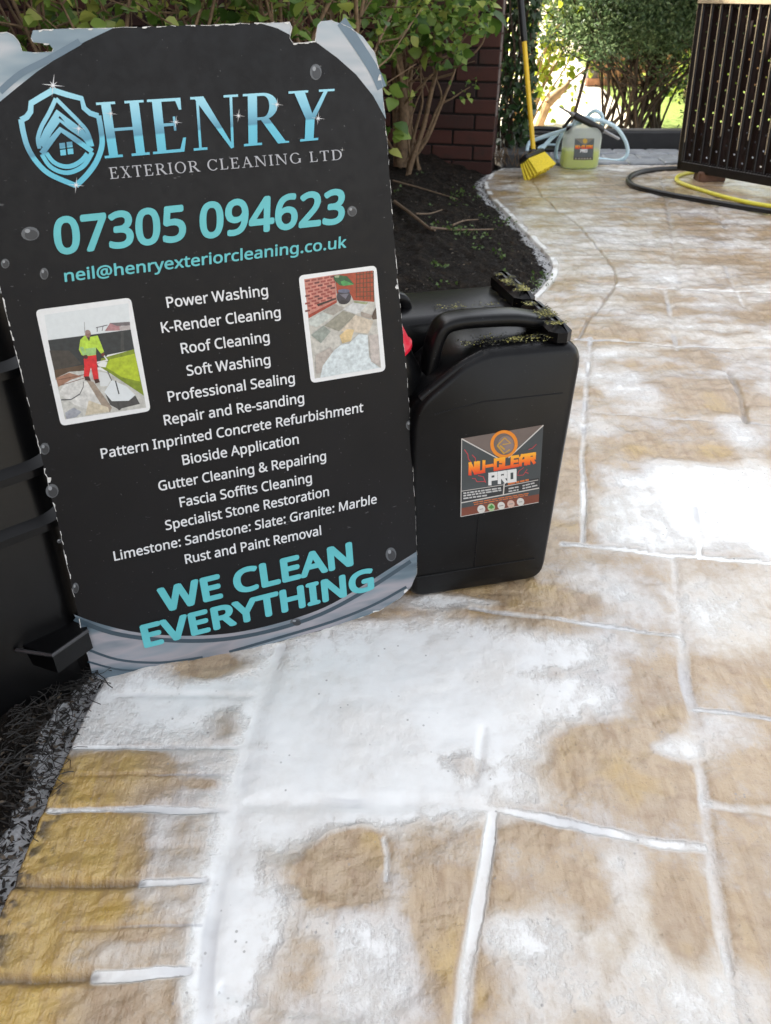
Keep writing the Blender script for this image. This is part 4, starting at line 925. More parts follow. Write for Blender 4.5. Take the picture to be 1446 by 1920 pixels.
def ribbon_pts(mb, P3, w, n, k0=0.0):
    """flat ribbon along 3D points lying on a plane with normal n"""
    P3 = [np.array(p) for p in P3]
    L, Rr = [], []
    for i, p in enumerate(P3):
        t = P3[min(i + 1, len(P3) - 1)] - P3[max(i - 1, 0)]
        s = np.cross(n, t)
        s /= np.linalg.norm(s) + 1e-9
        L.append(p + s * w / 2 + n * k0)
        Rr.append(p - s * w / 2 + n * k0)
    fs = [(2 * i, 2 * i + 1, 2 * i + 3, 2 * i + 2) for i in range(len(P3) - 1)]
    mb.add([q for ab in zip(L, Rr) for q in ab], fs)


def smooth2(pts, k=5):
    q, _ = catmull([np.array((*p, 0.0)) for p in pts], k, 0)
    return [(p[0], p[1]) for p in q]


def pmat(name, rgb, k=1.0, rough=0.32, vary=0.06):
    return simple(name, srgb(*rgb, k=k), rough, vary, 40, 0.0)


# printed board material: matt black laminate with scuffs, scratches and dried splashes
m, nt, bs = nodes_of('black printed laminate')
tc = nt.nodes.new('ShaderNodeTexCoord').outputs['Object']
a1 = noise(nt, 5, 4, 0.6, tc)
a2 = noise(nt, 60, 6, 0.75, tc)
a3 = noise(nt, 260, 2, 0.6, tc)
c = ramp(nt, a1, [(0.3, (0.0030, 0.0030, 0.0040, 1)), (0.7, (0.0062, 0.0062, 0.0075, 1))])
c = mixc(nt, math_(nt, 'MULTIPLY', mapr(nt, a2, 0.62, 0.80), 0.30), c, (0.07, 0.07, 0.075, 1))
c = mixc(nt, math_(nt, 'MULTIPLY', mapr(nt, a3, 0.73, 0.76), 0.25), c, (0.35, 0.35, 0.36, 1))
mp = nt.nodes.new('ShaderNodeMapping')
mp.inputs['Rotation'].default_value = (0.3, 0.9, 0.2)
mp.inputs['Scale'].default_value = (6, 90, 90)
nt.links.new(tc, mp.inputs[0])
a4 = noise(nt, 1.6, 3, 0.6, mp.outputs[0])
c = mixc(nt, math_(nt, 'MULTIPLY', mapr(nt, a4, 0.71, 0.78), 0.22), c, (0.3, 0.3, 0.31, 1))
nt.links.new(c, bs.inputs['Base Color'])
ro = mapr(nt, a2, 0.3, 0.8, 0.32, 0.55)
nt.links.new(ro, bs.inputs['Roughness'])
bump(nt, noise(nt, 12, 3, 0.5, tc), bs, 0.08, 0.004)
bs.inputs['Specular IOR Level'].default_value = 0.24
M['laminate'] = m
M['board_edge'] = simple('white board core', (0.62, 0.62, 0.60, 1), 0.8, 0.3, 200, 0.5)

# smoky marbled swirls in the corners
m, nt, bs = nodes_of('marbled swirl print')
tc = nt.nodes.new('ShaderNodeTexCoord').outputs['Object']
mp = nt.nodes.new('ShaderNodeMapping')
mp.inputs['Rotation'].default_value = (0, -0.45, 0)
mp.inputs['Scale'].default_value = (3, 3, 14)
nt.links.new(tc, mp.inputs[0])
w1 = noise(nt, 1.5, 3, 0.55, mp.outputs[0])
c = ramp(nt, w1, [(0.28, srgb(52, 66, 78)), (0.42, srgb(96, 112, 122)), (0.55, srgb(150, 147, 152)), (0.72, srgb(112, 130, 140))])
nt.links.new(c, bs.inputs['Base Color'])
bs.inputs['Roughness'].default_value = 0.38
M['swirl'] = m
mL = m.copy()
mL.name = 'pale marbled swirl print'
for e, cc in zip([n for n in mL.node_tree.nodes if n.type == 'VALTORGB'][0].color_ramp.elements, [(96, 116, 130), (132, 150, 160), (178, 182, 186), (146, 164, 174)]):
    e.color = srgb(*cc)
for n in mL.node_tree.nodes:
    if n.type == 'MAPPING':
        n.inputs['Rotation'].default_value = (0, 0.62, 0)
M['swirl_top'] = mL
M['turquoise'] = pmat('turquoise print', (92, 186, 192), .92)
M['white_print'] = pmat('white print', (222, 224, 226), .92)

outline = [(172, 1262), (150, 1170)] + [(140, 1120), (104, 960), (76, 850), (40, 700), (0, 540), (-40, 370), (-80, 200), (-92, 140), (-88, 110), (-70, 82), (-45, 68), (0, 61), (14, 60), (26, 66), (38, 82),
           (41, 96), (62, 98), (97, 98), (100, 92), (92, 82), (62, 79), (58, 72), (62, 57), (120, 54), (220, 52), (330, 48), (440, 45), (543, 41), (547, 52), (544, 72), (549, 81), (560, 80), (592, 77), (594, 60), (596, 46),
           (602, 40), (620, 38), (650, 48), (680, 68), (702, 98), (714, 140), (719, 190), (728, 290), (737, 420), (749, 560), (762, 690), (770, 800), (777, 930), (782, 1040), (781, 1075), (772, 1098), (752, 1120), (720, 1140),
           (690, 1153), (600, 1182), (500, 1209), (400, 1236), (320, 1257), (270, 1270), (225, 1276), (195, 1275)]
random.seed(3)
oj = []
for (x0, y0), (x1, y1) in zip(outline, outline[1:] + outline[:1]):     # worn, slightly nibbled edges
    n = max(1, int(math.hypot(x1 - x0, y1 - y0) / 9))
    for k in range(n):
        t = k / n
        oj.append((x0 + (x1 - x0) * t + random.gauss(0, .55), y0 + (y1 - y0) * t + random.gauss(0, .55)))
front = [sgn(*p) for p in oj]
TH = .0045
mb = MB()
mb.poly(front)
b0 = len(mb.v)
nF = len(front)
backs = [p - sn * TH for p in front]
mb.v += [tuple(p) for p in front] + [tuple(p) for p in backs]
for i in range(nF):
    k = (i + 1) % nF
    mb.f.append((b0 + i, b0 + k, b0 + nF + k, b0 + nF + i))
    mb.mi.append(1)
mb.poly([p - sn * (TH) for p in front])
mb.build('panel', [M['laminate'], M['board_edge']], sign)
# chipped white rim where the laminate has worn away
mb = MB()
for i in range(nF):
    k = (i + 1) % nF
    x, y = oj[i]
    wear = 1.1 if (y < 110 or (x < 180 and y > 420)) else .55
    if x < -5: continue
    if random.random() < .62:
        w = random.choice([.0004, .0005, .0008, .0016]) * wear
        if random.random() < .05: w = .0045
        a, b = front[i], front[k]
        t = b - a
        s = np.cross(sn, t)
        s = -s / (np.linalg.norm(s) + 1e-9)
        if (np.mean(front, axis=0) - a) @ s < 0: s = -s
        q = [a, b, b + s * w * random.uniform(.3, 1.1), (a + b) / 2 + s * w * random.uniform(.5, 1.3), a + s * w * random.uniform(.3, 1.1)]
        mb.poly([p + sn * LAY * 3.2 for p in q])
mb.build('worn_edge', M['board_edge'], sign)

# corner swirls
tl = [(0, 61), (14, 60), (26, 66), (38, 82), (41, 96), (62, 98), (97, 98), (100, 92), (92, 82), (62, 79), (58, 72), (62, 57), (120, 54), (214, 52), (160, 78), (112, 106), (70, 134), (30, 166), (-4, 194), (-76, 214), (-92, 140), (-70, 82)]
flat('corner_swirl', [tl], M['swirl_top'], sign, SP_, 1)
tr = [(480, 43.5), (543, 41), (547, 52), (544, 72), (549, 81), (592, 77), (594, 60), (596, 46), (602, 40), (620, 38), (650, 48), (680, 68), (702, 98), (714, 140), (719, 190), (724, 222), (700, 178), (668, 138), (632, 106), (596, 84), (560, 90), (520, 64)]
tr = [(596, 46), (602, 40), (620, 38), (650, 48), (680, 68), (702, 98), (714, 140), (719, 190), (724, 224), (700, 180), (668, 140), (632, 108), (594, 80), (592, 77), (594, 60)]
flat('corner_swirl', [tr], M['swirl_top'], sign, SP_, 1)
flat('corner_swirl', [[(490, 44.2), (543, 41.5), (546, 52), (545, 66), (520, 53)]], M['swirl_top'], sign, SP_, 1)
bt = smooth2([(139, 1152), (190, 1170), (260, 1186), (350, 1192), (440, 1186), (530, 1166), (610, 1138), (680, 1098), (740, 1060), (781, 1034)])
bt += [(782, 1044), (781, 1075), (772, 1098), (752, 1120), (720, 1140), (690, 1153), (600, 1182), (500, 1209), (400, 1236), (320, 1257), (270, 1270), (225, 1276), (195, 1275), (173, 1263), (150, 1172)]
flat('corner_swirl', [bt], M['swirl'], sign, SP_, 1)
# the darker and paler strands that sweep through the bottom swirl
slate = pmat('slate blue print', (60, 78, 90), .8)
for w, pts in ((.007, [(140, 1160), (210, 1186), (300, 1199), (400, 1200), (500, 1184), (600, 1152), (690, 1104), (770, 1052)]),
               (.004, [(152, 1212), (220, 1236), (300, 1242), (380, 1232)]), (.003, [(165, 1240), (230, 1256), (300, 1254)]),
               (.005, [(430, 1222), (520, 1196), (620, 1166), (700, 1134), (762, 1100)])):
    mb = MB()
    ribbon_pts(mb, [sgn(*p, 2) for p in smooth2(pts)], w, sn, .00001)
    mb.build('swirl_strand', slate, sign)
dusty = pmat('dusty blue print', (104, 126, 142), .8)
for w, pts in ((.012, [(640, 40), (668, 80), (700, 130), (716, 165)]), (.006, [(0, 172), (40, 138), (90, 112), (150, 78)])):
    mb = MB()
    ribbon_pts(mb, [sgn(*p, 2) for p in smooth2(pts)], w, sn, .00001)
    mb.build('swirl_strand', dusty, sign)

# --- lettering
def glyph_line(text):
    x = 0
    out = []
    for ch in text:
        if ch == ' ':
            x += SPC
            continue
        adv, cs = GLYPHS[ch]
        for c in cs:
            out.append([(x + float(a.split(',')[0]), float(a.split(',')[1])) for a in c.split()])
        x += adv
    return out


def fill(contours):
    """2D filled outline with holes -> verts, faces"""
    cu = bpy.data.curves.new('tmp', 'CURVE')
    cu.dimensions = '2D'
    cu.fill_mode = 'BOTH'
    for c in contours:
        sp = cu.splines.new('POLY')
        sp.points.add(len(c) - 1)
        for p, q in zip(sp.points, c):
            p.co = (q[0] / 1000, q[1] / 1000, 0, 1)
        sp.use_cyclic_u = True
    ob = bpy.data.objects.new('tmp', cu)
    me = ob.to_mesh()
    vs = [(v.co.x * 1000, v.co.y * 1000) for v in me.vertices]
    fs = [tuple(p.vertices) for p in me.polygons]
    ob.to_mesh_clear()
    bpy.data.objects.remove(ob)
    bpy.data.curves.remove(cu)
    return vs, fs


def lettering(text, p0, p1, ptop, mat, parent, pl, layer=4, bold=0, name='lettering'):
    """p0/p1: photo ends of the baseline, ptop: photo point of the first cap's top, straight above p0"""
    cs = glyph_line(text)
    xs = [q[0] for c in cs for q in c]
    xmin, xmax = min(xs) - bold, max(xs) + bold
    o3, e3, t3 = pl.at(*p0), pl.at(*p1), pl.at(*ptop)
    ux = (e3 - o3) / (xmax - xmin)
    uy = (t3 - o3) / 573.0
    vs, fs = fill(cs)
    mb = MB()
    offs = [(0, 0)]
    if bold:
        offs += [(bold * math.cos(a), bold * math.sin(a)) for a in np.linspace(0, 2 * math.pi, 8, endpoint=False)]
        if bold > 34:
            offs += [(bold * .5 * math.cos(a), bold * .5 * math.sin(a)) for a in np.linspace(.4, 2 * math.pi + .4, 6, endpoint=False)]
    for k, (dx, dy) in enumerate(offs):
        sq = 573 / (573 + 2 * bold)
        mb.add([o3 + ux * (x + dx - xmin) + uy * ((y + dy + bold) * sq) + pl.n * (LAY * layer + k * 6e-6) for x, y in vs], fs)
    return mb.build(name, mat, parent)


T, W_ = M['turquoise'], M['white_print']
lettering('07305 094623', (104, 478.5), (645, 418.5), (98, 408), T, sign, SP_, bold=26)
lettering('neil@henryexteriorcleaning.co.uk', (122, 528.5), (649, 464), (119.5, 506), T, sign, SP_, bold=17)
for tx, a, b in (('Power Washing', (314, 577), (503, 553.8)), ('K-Render Cleaning', (304, 624), (526.5, 594.3)), ('Roof Cleaning', (341, 663), (506, 640.5)), ('Soft Washing', (351.5, 704.4), (507.5, 683)),
                 ('Professional Sealing', (316.5, 753), (553, 717.3)), ('Repair and Re-sanding', (309, 797), (570.5, 754.5)), ('Pattern Inprinted Concrete Refurbishment', (191, 859.5), (681, 771.8)),
                 ('Bioside Application', (343.5, 871.5), (560.5, 831.3)), ('Gutter Cleaning & Repairing', (298.5, 920), (611.5, 862.8)), ('Fascia Soffits Cleaning', (338.5, 950.4), (585, 903.8)),
                 ('Specialist Stone Restoration', (311.5, 993.6), (617, 929.2)), ('Limestone: Sandstone: Slate: Granite: Marble', (215, 1051), (706, 943)), ('Rust and Paint Removal', (348.5, 1056.7), (602.5, 1002.2))):
    ch = 20.6 - (a[1] - 560) / 490 * 2.9
    lettering(tx, a, b, (a[0] - ch * .17, a[1] - ch), W_, sign, SP_, bold=13)
lettering('WE CLEAN', (303, 1149), (663, 1059.5), (293, 1103), T, sign, SP_, bold=36)
lettering('EVERYTHING', (271, 1215), (702, 1104.5), (261, 1172), T, sign, SP_, bold=36)

# --- company name in a hand drawn serif face: strokes in cap-height units
def serif_glyphs(th, tn, sf):
    """th thick stem, tn thin stroke, sf serif thickness"""
    def stem(x, w, a=0, b=1, s=.085):
        return [[(x - w / 2, a), (x + w / 2, a), (x + w / 2, b), (x - w / 2, b)]]

    def ser(x, w, y, s=.10):
        up = y < .5
        y0, y1 = (0, sf) if up else (1 - sf, 1)
        return [[(x - w / 2 - s, y0), (x + w / 2 + s, y0), (x + w / 2 + s, y1), (x - w / 2 - s, y1)]]

    def diag(x0, y0, x1, y1, w):
        return [[(x0 - w / 2, y0), (x0 + w / 2, y0), (x1 + w / 2, y1), (x1 - w / 2, y1)]]

    def arc(cx, cy, rx, ry, a0, a1, wx, wy, n=14):
        o, i = [], []
        for a in np.linspace(R(a0), R(a1), n):
            o.append((cx + rx * math.cos(a), cy + ry * math.sin(a)))
            i.append((cx + (rx - wx) * math.cos(a), cy + (ry - wy) * math.sin(a)))
        return [o + i[::-1]]
    g = {}
    g['H'] = (.98, stem(.2, th) + stem(.78, th) + ser(.2, th, 0) + ser(.2, th, 1) + ser(.78, th, 0) + ser(.78, th, 1) + [[(.2, .47), (.78, .47), (.78, .47 + tn), (.2, .47 + tn)]])
    g['E'] = (.80, stem(.2, th) + ser(.2, th, 0) + ser(.2, th, 1) + [[(.2, 0), (.68, 0), (.74, .26), (.68, .26), (.60, tn), (.2, tn)], [(.2, 1 - tn), (.58, 1 - tn), (.64, .78), (.69, .78), (.69, 1), (.2, 1)], [(.2, .49), (.5, .49), (.5, .40), (.55, .40), (.55, .66), (.5, .66), (.5, .49 + tn), (.2, .49 + tn)]])
    g['N'] = (1.04, stem(.17, tn) + stem(.86, tn) + ser(.17, tn, 0, .12) + ser(.86, tn, 1, .12) + [[(.03, 1), (.30, 1), (.89, .0), (.83, -.02), (.12, 1 - sf), (.03, 1 - sf)]])
    g['R'] = (.90, stem(.2, th) + ser(.2, th, 0) + ser(.2, th, 1) + arc(.42, .74, .30, .26, -90, 90, th * .9, tn) + [[(.2, 1 - tn), (.43, 1 - tn), (.43, 1), (.2, 1)], [(.2, .48), (.43, .48), (.43, .48 + tn), (.2, .48 + tn)], [(.36, .50), (.54, .50), (.90, .04), (.98, .03), (.98, 0), (.74, 0)]])
    g['Y'] = (.90, stem(.45, th, 0, .46) + ser(.45, th, 0) + [[(.08, 1), (.30, 1), (.53, .44), (.45 - th / 2, .44)], [(.72, 1), (.80, 1), (.45 + th / 2, .42), (.45, .46)], [(-.02, 1 - sf), (.38, 1 - sf), (.38, 1), (-.02, 1)], [(.60, 1 - sf), (.92, 1 - sf), (.92, 1), (.60, 1)]])
    g['X'] = (.85, diag(.68, 0, .18, 1, th) + diag(.16, 0, .68, 1, tn) + ser(.16, tn, 0) + ser(.68, th, 0) + ser(.18, th, 1) + ser(.68, tn, 1))
    g['T'] = (.80, stem(.4, th) + ser(.4, th, 0) + [[(.04, 1 - tn), (.76, 1 - tn), (.76, 1), (.04, 1)], [(.04, .78), (.09, .78), (.12, 1), (.04, 1)], [(.71, .78), (.76, .78), (.76, 1), (.68, 1)]])
    g['I'] = (.40, stem(.2, th) + ser(.2, th, 0) + ser(.2, th, 1))
    g['O'] = (1.0, arc(.5, .5, .45, .52, 0, 360, th, tn, 26))
    g['C'] = (.90, arc(.5, .5, .45, .52, 40, 320, th, tn, 22) + [[(.78, .72), (.84, .72), (.84, 1.0), (.80, .98)]])
    g['L'] = (.74, stem(.2, th) + ser(.2, th, 0) + ser(.2, th, 1) + [[(.2, 0), (.66, 0), (.70, .26), (.65, .26), (.58, tn), (.2, tn)]])
    g['A'] = (.92, diag(.14, 0, .45, 1, tn) + diag(.78, 0, .45, 1, th) + ser(.14, tn, 0, .1) + ser(.78, th, 0, .1) + [[(.25, .32), (.66, .32), (.64, .32 + tn), (.27, .32 + tn)]])
    g['G'] = (.98, arc(.5, .5, .45, .52, 40, 330, th, tn, 22) + stem(.84, th, .05, .42) + [[(.70, .40), (.95, .40), (.95, .45), (.70, .45)]])
    g['D'] = (.95, stem(.2, th) + ser(.2, th, 0) + ser(.2, th, 1) + arc(.42, .5, .46, .5, -90, 90, th, tn) + [[(.2, 0), (.42, 0), (.42, tn), (.2, tn)], [(.2, 1 - tn), (.42, 1 - tn), (.42, 1), (.2, 1)]])
    return g


def serif_line(text, quad, mat, parent, pl, th, tn, sf, layer=4, gap=.06, space=.45):
    g = serif_glyphs(th, tn, sf)
    x = 0
    polys = []
    for ch in text:
        if ch == ' ':
            x += space
            continue
        a, ps = g[ch]
        polys += [[(x + p[0], p[1]) for p in po] for po in ps]
        x += a + gap
    xs = [p[0] for po in polys for p in po]
    x0, x1 = min(xs), max(xs)
    bl, br, trr, tll = [np.array(q, float) for q in quad]
    mb = MB()
    for i, po in enumerate(polys):
        q = []
        for s, t in po:
            s = (s - x0) / (x1 - x0)
            pp = (bl * (1 - s) + br * s) * (1 - t) + (tll * (1 - s) + trr * s) * t
            q.append(pl.at(*pp, LAY * layer + i * 5e-6))
        mb.poly(q)
    return mb.build('lettering', mat, parent)


m, nt, bs = nodes_of('two tone blue print')
gc = nt.nodes.new('ShaderNodeTexCoord').outputs['Generated']
sx = nt.nodes.new('ShaderNodeSeparateXYZ')
nt.links.new(gc, sx.inputs[0])
hgt = math_(nt, 'SUBTRACT', sx.outputs[2], math_(nt, 'MULTIPLY', sx.outputs[0], 0.20))
c = ramp(nt, hgt, [(0.0, srgb(84, 176, 200)), (0.30, srgb(96, 186, 208)), (0.33, srgb(74, 138, 164)), (0.55, srgb(120, 186, 208)), (0.85, srgb(150, 208, 224))])
nt.links.new(c, bs.inputs['Base Color'])
bs.inputs['Roughness'].default_value = 0.3
M['two_tone'] = m
serif_line('HENRY', [(197, 297), (620, 260.5), (627, 166.5), (180, 192.5)], M['two_tone'], sign, SP_, .19, .055, .045)
serif_line('EXTERIOR CLEANING LTD', [(207.5, 335.5), (641, 299), (639.5, 280), (203.8, 314)], pmat('silver print', (176, 178, 184), .9), sign, SP_, .13, .06, .055, gap=.13, space=.5)

# --- shield emblem
C1 = lambda p: (p[0] / 1.9026, p[1] / 1.9026)
mb = MB()


def strokes(mb, lst, conv, pl, nn, layer):
    for w, pts, sm in lst:
        pts = smooth2(pts, 6) if sm else pts
        ribbon_pts(mb, [pl.at(*conv(p), LAY * layer) for p in pts], w, nn, 4e-6 * (len(mb.f) % 60))


strokes(mb, [(.0055, [(190, 322), (240, 338), (292, 352), (300, 385), (322, 404), (352, 414)], 0), (.0055, [(352, 412), (362, 470), (364, 520), (345, 575), (312, 622), (272, 662)], 1),
             (.0055, [(190, 322), (150, 345), (112, 368), (110, 398), (96, 418), (76, 428)], 0), (.0055, [(76, 426), (86, 480), (102, 530), (132, 578), (180, 622), (272, 662)], 1),
             (.004, [(142, 530), (136, 495), (150, 450), (175, 405), (200, 352)], 1), (.004, [(200, 352), (240, 392), (280, 432), (312, 470), (330, 522)], 1),
             (.0065, [(146, 520), (168, 470), (208, 402), (250, 440), (290, 470), (326, 518)], 0), (.004, [(160, 505), (180, 470), (212, 428), (250, 456), (300, 490)], 0),
             (.0055, [(150, 548), (184, 500), (216, 462), (262, 492), (330, 540)], 0),
             (.0045, [(150, 550), (176, 590), (214, 612), (254, 614), (300, 590), (330, 542)], 1), (.0045, [(166, 545), (190, 576), (222, 592), (256, 592), (290, 574), (312, 548)], 1)], C1, SP_, sn, 4)
for (x, y) in ((212, 511), (238, 507), (215, 535), (241, 531)):
    mb.poly([SP_.at(*C1(p), LAY * 4) for p in ((x, y), (x + 20, y - 2), (x + 22, y + 18), (x + 2, y + 20))])
mb.build('shield_emblem', M['two_tone'], sign)
# sparkles
for (x, y, s) in ((100, 160, 22), (208, 213, 13), (330, 229, 13), (447, 217, 13), (519, 196, 13), (596, 222, 13), (148, 241, 14), (143, 347, 16), (641, 281, 5)):
    st_ = []
    for k in range(16):
        a = 2 * math.pi * k / 16 + .1
        r_ = s * (1.0 if k % 4 == 0 else .45 if k % 4 == 2 else .12)
        st_.append((x + r_ * math.cos(a), y + r_ * math.sin(a)))
    mb = MB()
    mb.poly([sgn(*p, 6) for p in st_])
    mb.build('sparkle', M['white_print'], sign)

# --- water drops printed on the board
drop_inks = [pmat('drop grey %d' % k, rgb, .8) for k, rgb in enumerate(((92, 96, 100), (52, 54, 58), (150, 154, 158)))]
for (x, y, rx, ry) in ((592, 135, 11, 15), (57, 438, 17, 13), (10, 494, 8, 9), (83, 513, 8, 11), (660, 396, 9, 10), (84, 841, 9, 11), (98, 920, 12, 13), (733, 1039, 10, 13), (555, 1166, 11, 7), (768, 797, 7, 9), (112, 1014, 5, 4), (142, 1102, 6, 10)):
    mb = MB()
    for k, sc_ in enumerate((1.0, .72, .30)):
        dx, dy = (0, 0) if k == 0 else (rx * .12, ry * .15) if k == 1 else (-rx * .3, -ry * .4)
        mb.poly([sgn(x + dx + rx * sc_ * math.cos(a), y + dy + ry * sc_ * math.sin(a), 2 + k) for a in np.linspace(0, 2 * math.pi, 16, endpoint=False)], k)
    mb.build('printed_drop', drop_inks, sign)

# --- the two printed photographs
def rquad(q, rad, n=5):
    out = []
    q = [np.array(p, float) for p in q]
    for i in range(4):
        p, a, b = q[i], q[i - 1], q[(i + 1) % 4]
        u, v = (a - p) / np.linalg.norm(a - p), (b - p) / np.linalg.norm(b - p)
        for t in np.linspace(0, 1, n):
            out.append(tuple((p + u * rad * (1 - t) ** 2 + v * rad * t ** 2)))
    return out


def ell(x, y, rx, ry, n=16):
    return [(x + rx * math.cos(a), y + ry * math.sin(a)) for a in np.linspace(0, 2 * math.pi, n, endpoint=False)]


def rect_line(p, q, w):
    p, q = np.array(p, float), np.array(q, float)
    t = (q - p) / np.linalg.norm(q - p)
    s = np.array([-t[1], t[0]]) * w / 2
    return [tuple(p + s), tuple(q + s), tuple(q - s), tuple(p - s)]


def picture(layers, conv, base):
    cols = []
    mb = MB()
    for k, (rgb, po) in enumerate(layers):
        if rgb not in cols: cols.append(rgb)
        mb.poly([SP_.at(*conv(p), LAY * base + k * 1.2e-5) for p in po], cols.index(rgb))
    return mb.build('printed_photo', [simple('photo ink %d %d %d' % c_, srgb(*c_, k=.92), .3, .04 if min(c_) > 205 else .26, 170, 0.0) for c_ in cols], sign)


C5 = lambda p: (60 + p[0] / 6, 490 + p[1] / 6)
C6 = lambda p: (550 + p[0] / 8, 490 + p[1] / 8)
L1 = [((226, 228, 228), rquad([(40, 545), (1112, 405), (1338, 1680), (328, 1850)], 60)),
      ((214, 220, 221), [(140, 600), (1085, 470), (1110, 780), (185, 885)]),
      ((150, 152, 152), rect_line((590, 680), (596, 800), 7)), ((100, 100, 104), rect_line((720, 745), (850, 715), 10)), ((100, 100, 104), rect_line((735, 790), (735, 745), 9)), ((100, 100, 104), rect_line((790, 780), (800, 728), 8)),
      ((164, 122, 124), [(820, 782), (880, 690), (1000, 700), (1000, 775)]), ((110, 104, 106), [(870, 692), (1102, 678), (1106, 720), (960, 725)]), ((176, 168, 166), [(985, 730), (1106, 716), (1110, 765), (990, 778)]),
      ((44, 49, 52), [(182, 885), (1112, 765), (1152, 990), (850, 1050), (760, 1190), (580, 1200), (262, 1270)]),
      ((62, 64, 64), [(1000, 790), (1030, 785), (1040, 1000), (1000, 1005)]), ((62, 58, 54), [(200, 1000), (420, 1000), (560, 1150), (250, 1220)]),
      ((84, 66, 50), [(250, 1220), (580, 1160), (600, 1300), (268, 1330)]),
      ((122, 140, 36), [(780, 1090), (1150, 985), (1262, 1510), (1000, 1335), (760, 1180)]), ((168, 186, 42), [(880, 1100), (1160, 1035), (1220, 1350), (1010, 1300), (820, 1180)]),
      ((188, 188, 182), [(270, 1312), (420, 1240), (760, 1215), (880, 1255), (1262, 1510), (1286, 1642), (374, 1775)]),
      ((206, 206, 202), [(440, 1270), (640, 1360), (820, 1600), (700, 1690), (480, 1610), (300, 1480)]), ((150, 136, 122), [(610, 1330), (690, 1350), (900, 1640), (880, 1695), (800, 1640)]),
      ((196, 186, 164), [(640, 1560), (860, 1640), (870, 1690), (600, 1730)]), ((150, 112, 92), [(270, 1310), (420, 1250), (560, 1290), (440, 1330), (300, 1410)]), ((120, 84, 70), rect_line((300, 1330), (600, 1270), 10)), ((120, 84, 70), rect_line((330, 1390), (590, 1310), 8)),
      ((80, 82, 84), rect_line((330, 1555), (440, 1552), 14)), ((80, 82, 84), rect_line((440, 1552), (540, 1490), 12)), ((80, 82, 84), rect_line((540, 1490), (578, 1410), 9)), ((96, 98, 98), rect_line((578, 1410), (580, 1350), 8)),
      ((154, 158, 166), [(372, 1700), (470, 1640), (560, 1690), (500, 1750), (390, 1772)]),
      ((70, 70, 70), [(820, 1470), (900, 1570), (1090, 1560), (1160, 1500), (1215, 1600), (1010, 1650), (990, 1670), (880, 1610)]),
      ((214, 220, 222), [(815, 1470), (900, 1330), (1060, 1400), (1165, 1500), (1090, 1565), (900, 1570)]), ((210, 214, 214), [(750, 1240), (840, 1250), (890, 1330), (850, 1400), (770, 1400)]),
      ((60, 62, 64), rect_line((940, 1340), (980, 1490), 14)), ((86, 88, 90), rect_line((850, 1230), (900, 1340), 10)), ((60, 60, 60), rect_line((965, 1570), (985, 1670), 22)),
      ((224, 226, 222), [(735, 1150), (800, 1125), (850, 1130), (830, 1190), (750, 1180)]), ((216, 218, 214), rect_line((810, 1055), (852, 1115), 16)), ((216, 216, 214), rect_line((852, 1110), (660, 1150), 18)),
      ((206, 36, 44), [(582, 1060), (722, 1040), (736, 1180), (752, 1325), (698, 1335), (664, 1185), (640, 1295), (584, 1300), (590, 1180)]),
      ((176, 208, 66), [(596, 830), (640, 850), (740, 830), (780, 930), (812, 1015), (778, 1035), (722, 965), (722, 1050), (600, 1065), (560, 1050), (530, 990), (545, 880)]),
      ((150, 190, 120), [(600, 980), (718, 965), (722, 1045), (610, 1062)]), ((150, 190, 120), [(535, 960), (580, 960), (610, 1045), (575, 1055)]), ((60, 50, 46), [(615, 850), (655, 850), (645, 895)]),
      ((138, 106, 96), ell(632, 812, 32, 42)), ((150, 126, 118), ell(628, 790, 28, 22)), ((80, 44, 40), ell(605, 1072, 26, 24)), ((110, 50, 46), ell(800, 1045, 18, 20)),
      ((66, 36, 32), [(590, 1290), (645, 1290), (665, 1340), (600, 1335)]), ((66, 36, 32), [(700, 1325), (750, 1318), (768, 1355), (715, 1372)])]
picture(L1, C5, 3)
L2 = [((230, 232, 232), rquad([(76, 212), (1242, 58), (1385, 1640), (265, 1825)], 80)),
      ((190, 188, 180), [(160, 268), (1185, 140), (1315, 1590), (320, 1755)]),
      ((196, 130, 116), [(160, 268), (620, 198), (650, 600), (225, 845)])]
for k in range(9):
    for j in range(5):
        x0 = 175 + j * 95 + (k % 2) * 45
        y0 = 285 + k * 56 - (x0 - 170) * .17 - k * (x0 - 170) * .035
        if x0 > 560: continue
        L2.append(((150, 72, 66) if (k * 3 + j) % 4 else (110, 58, 58), [(x0, y0), (x0 + 72, y0 - 13), (x0 + 74, y0 + 14), (x0 + 2, y0 + 28)]))
L2 += [((150, 60, 44), [(225, 800), (650, 580), (650, 615), (228, 850)]), ((54, 40, 36), [(350, 640), (640, 545), (640, 565), (370, 670)]),
       ((158, 66, 40), [(620, 198), (1185, 135), (1210, 605), (900, 580), (860, 500), (650, 480)])]
for k in range(6):
    L2.append(((92, 58, 36), rect_line((945 + k * 50, 165 - k * 5), (945 + k * 52, 545 + k * 8), 13)))
    L2.append(((92, 58, 36), rect_line((930, 200 + k * 65), (1195, 175 + k * 68), 12)))
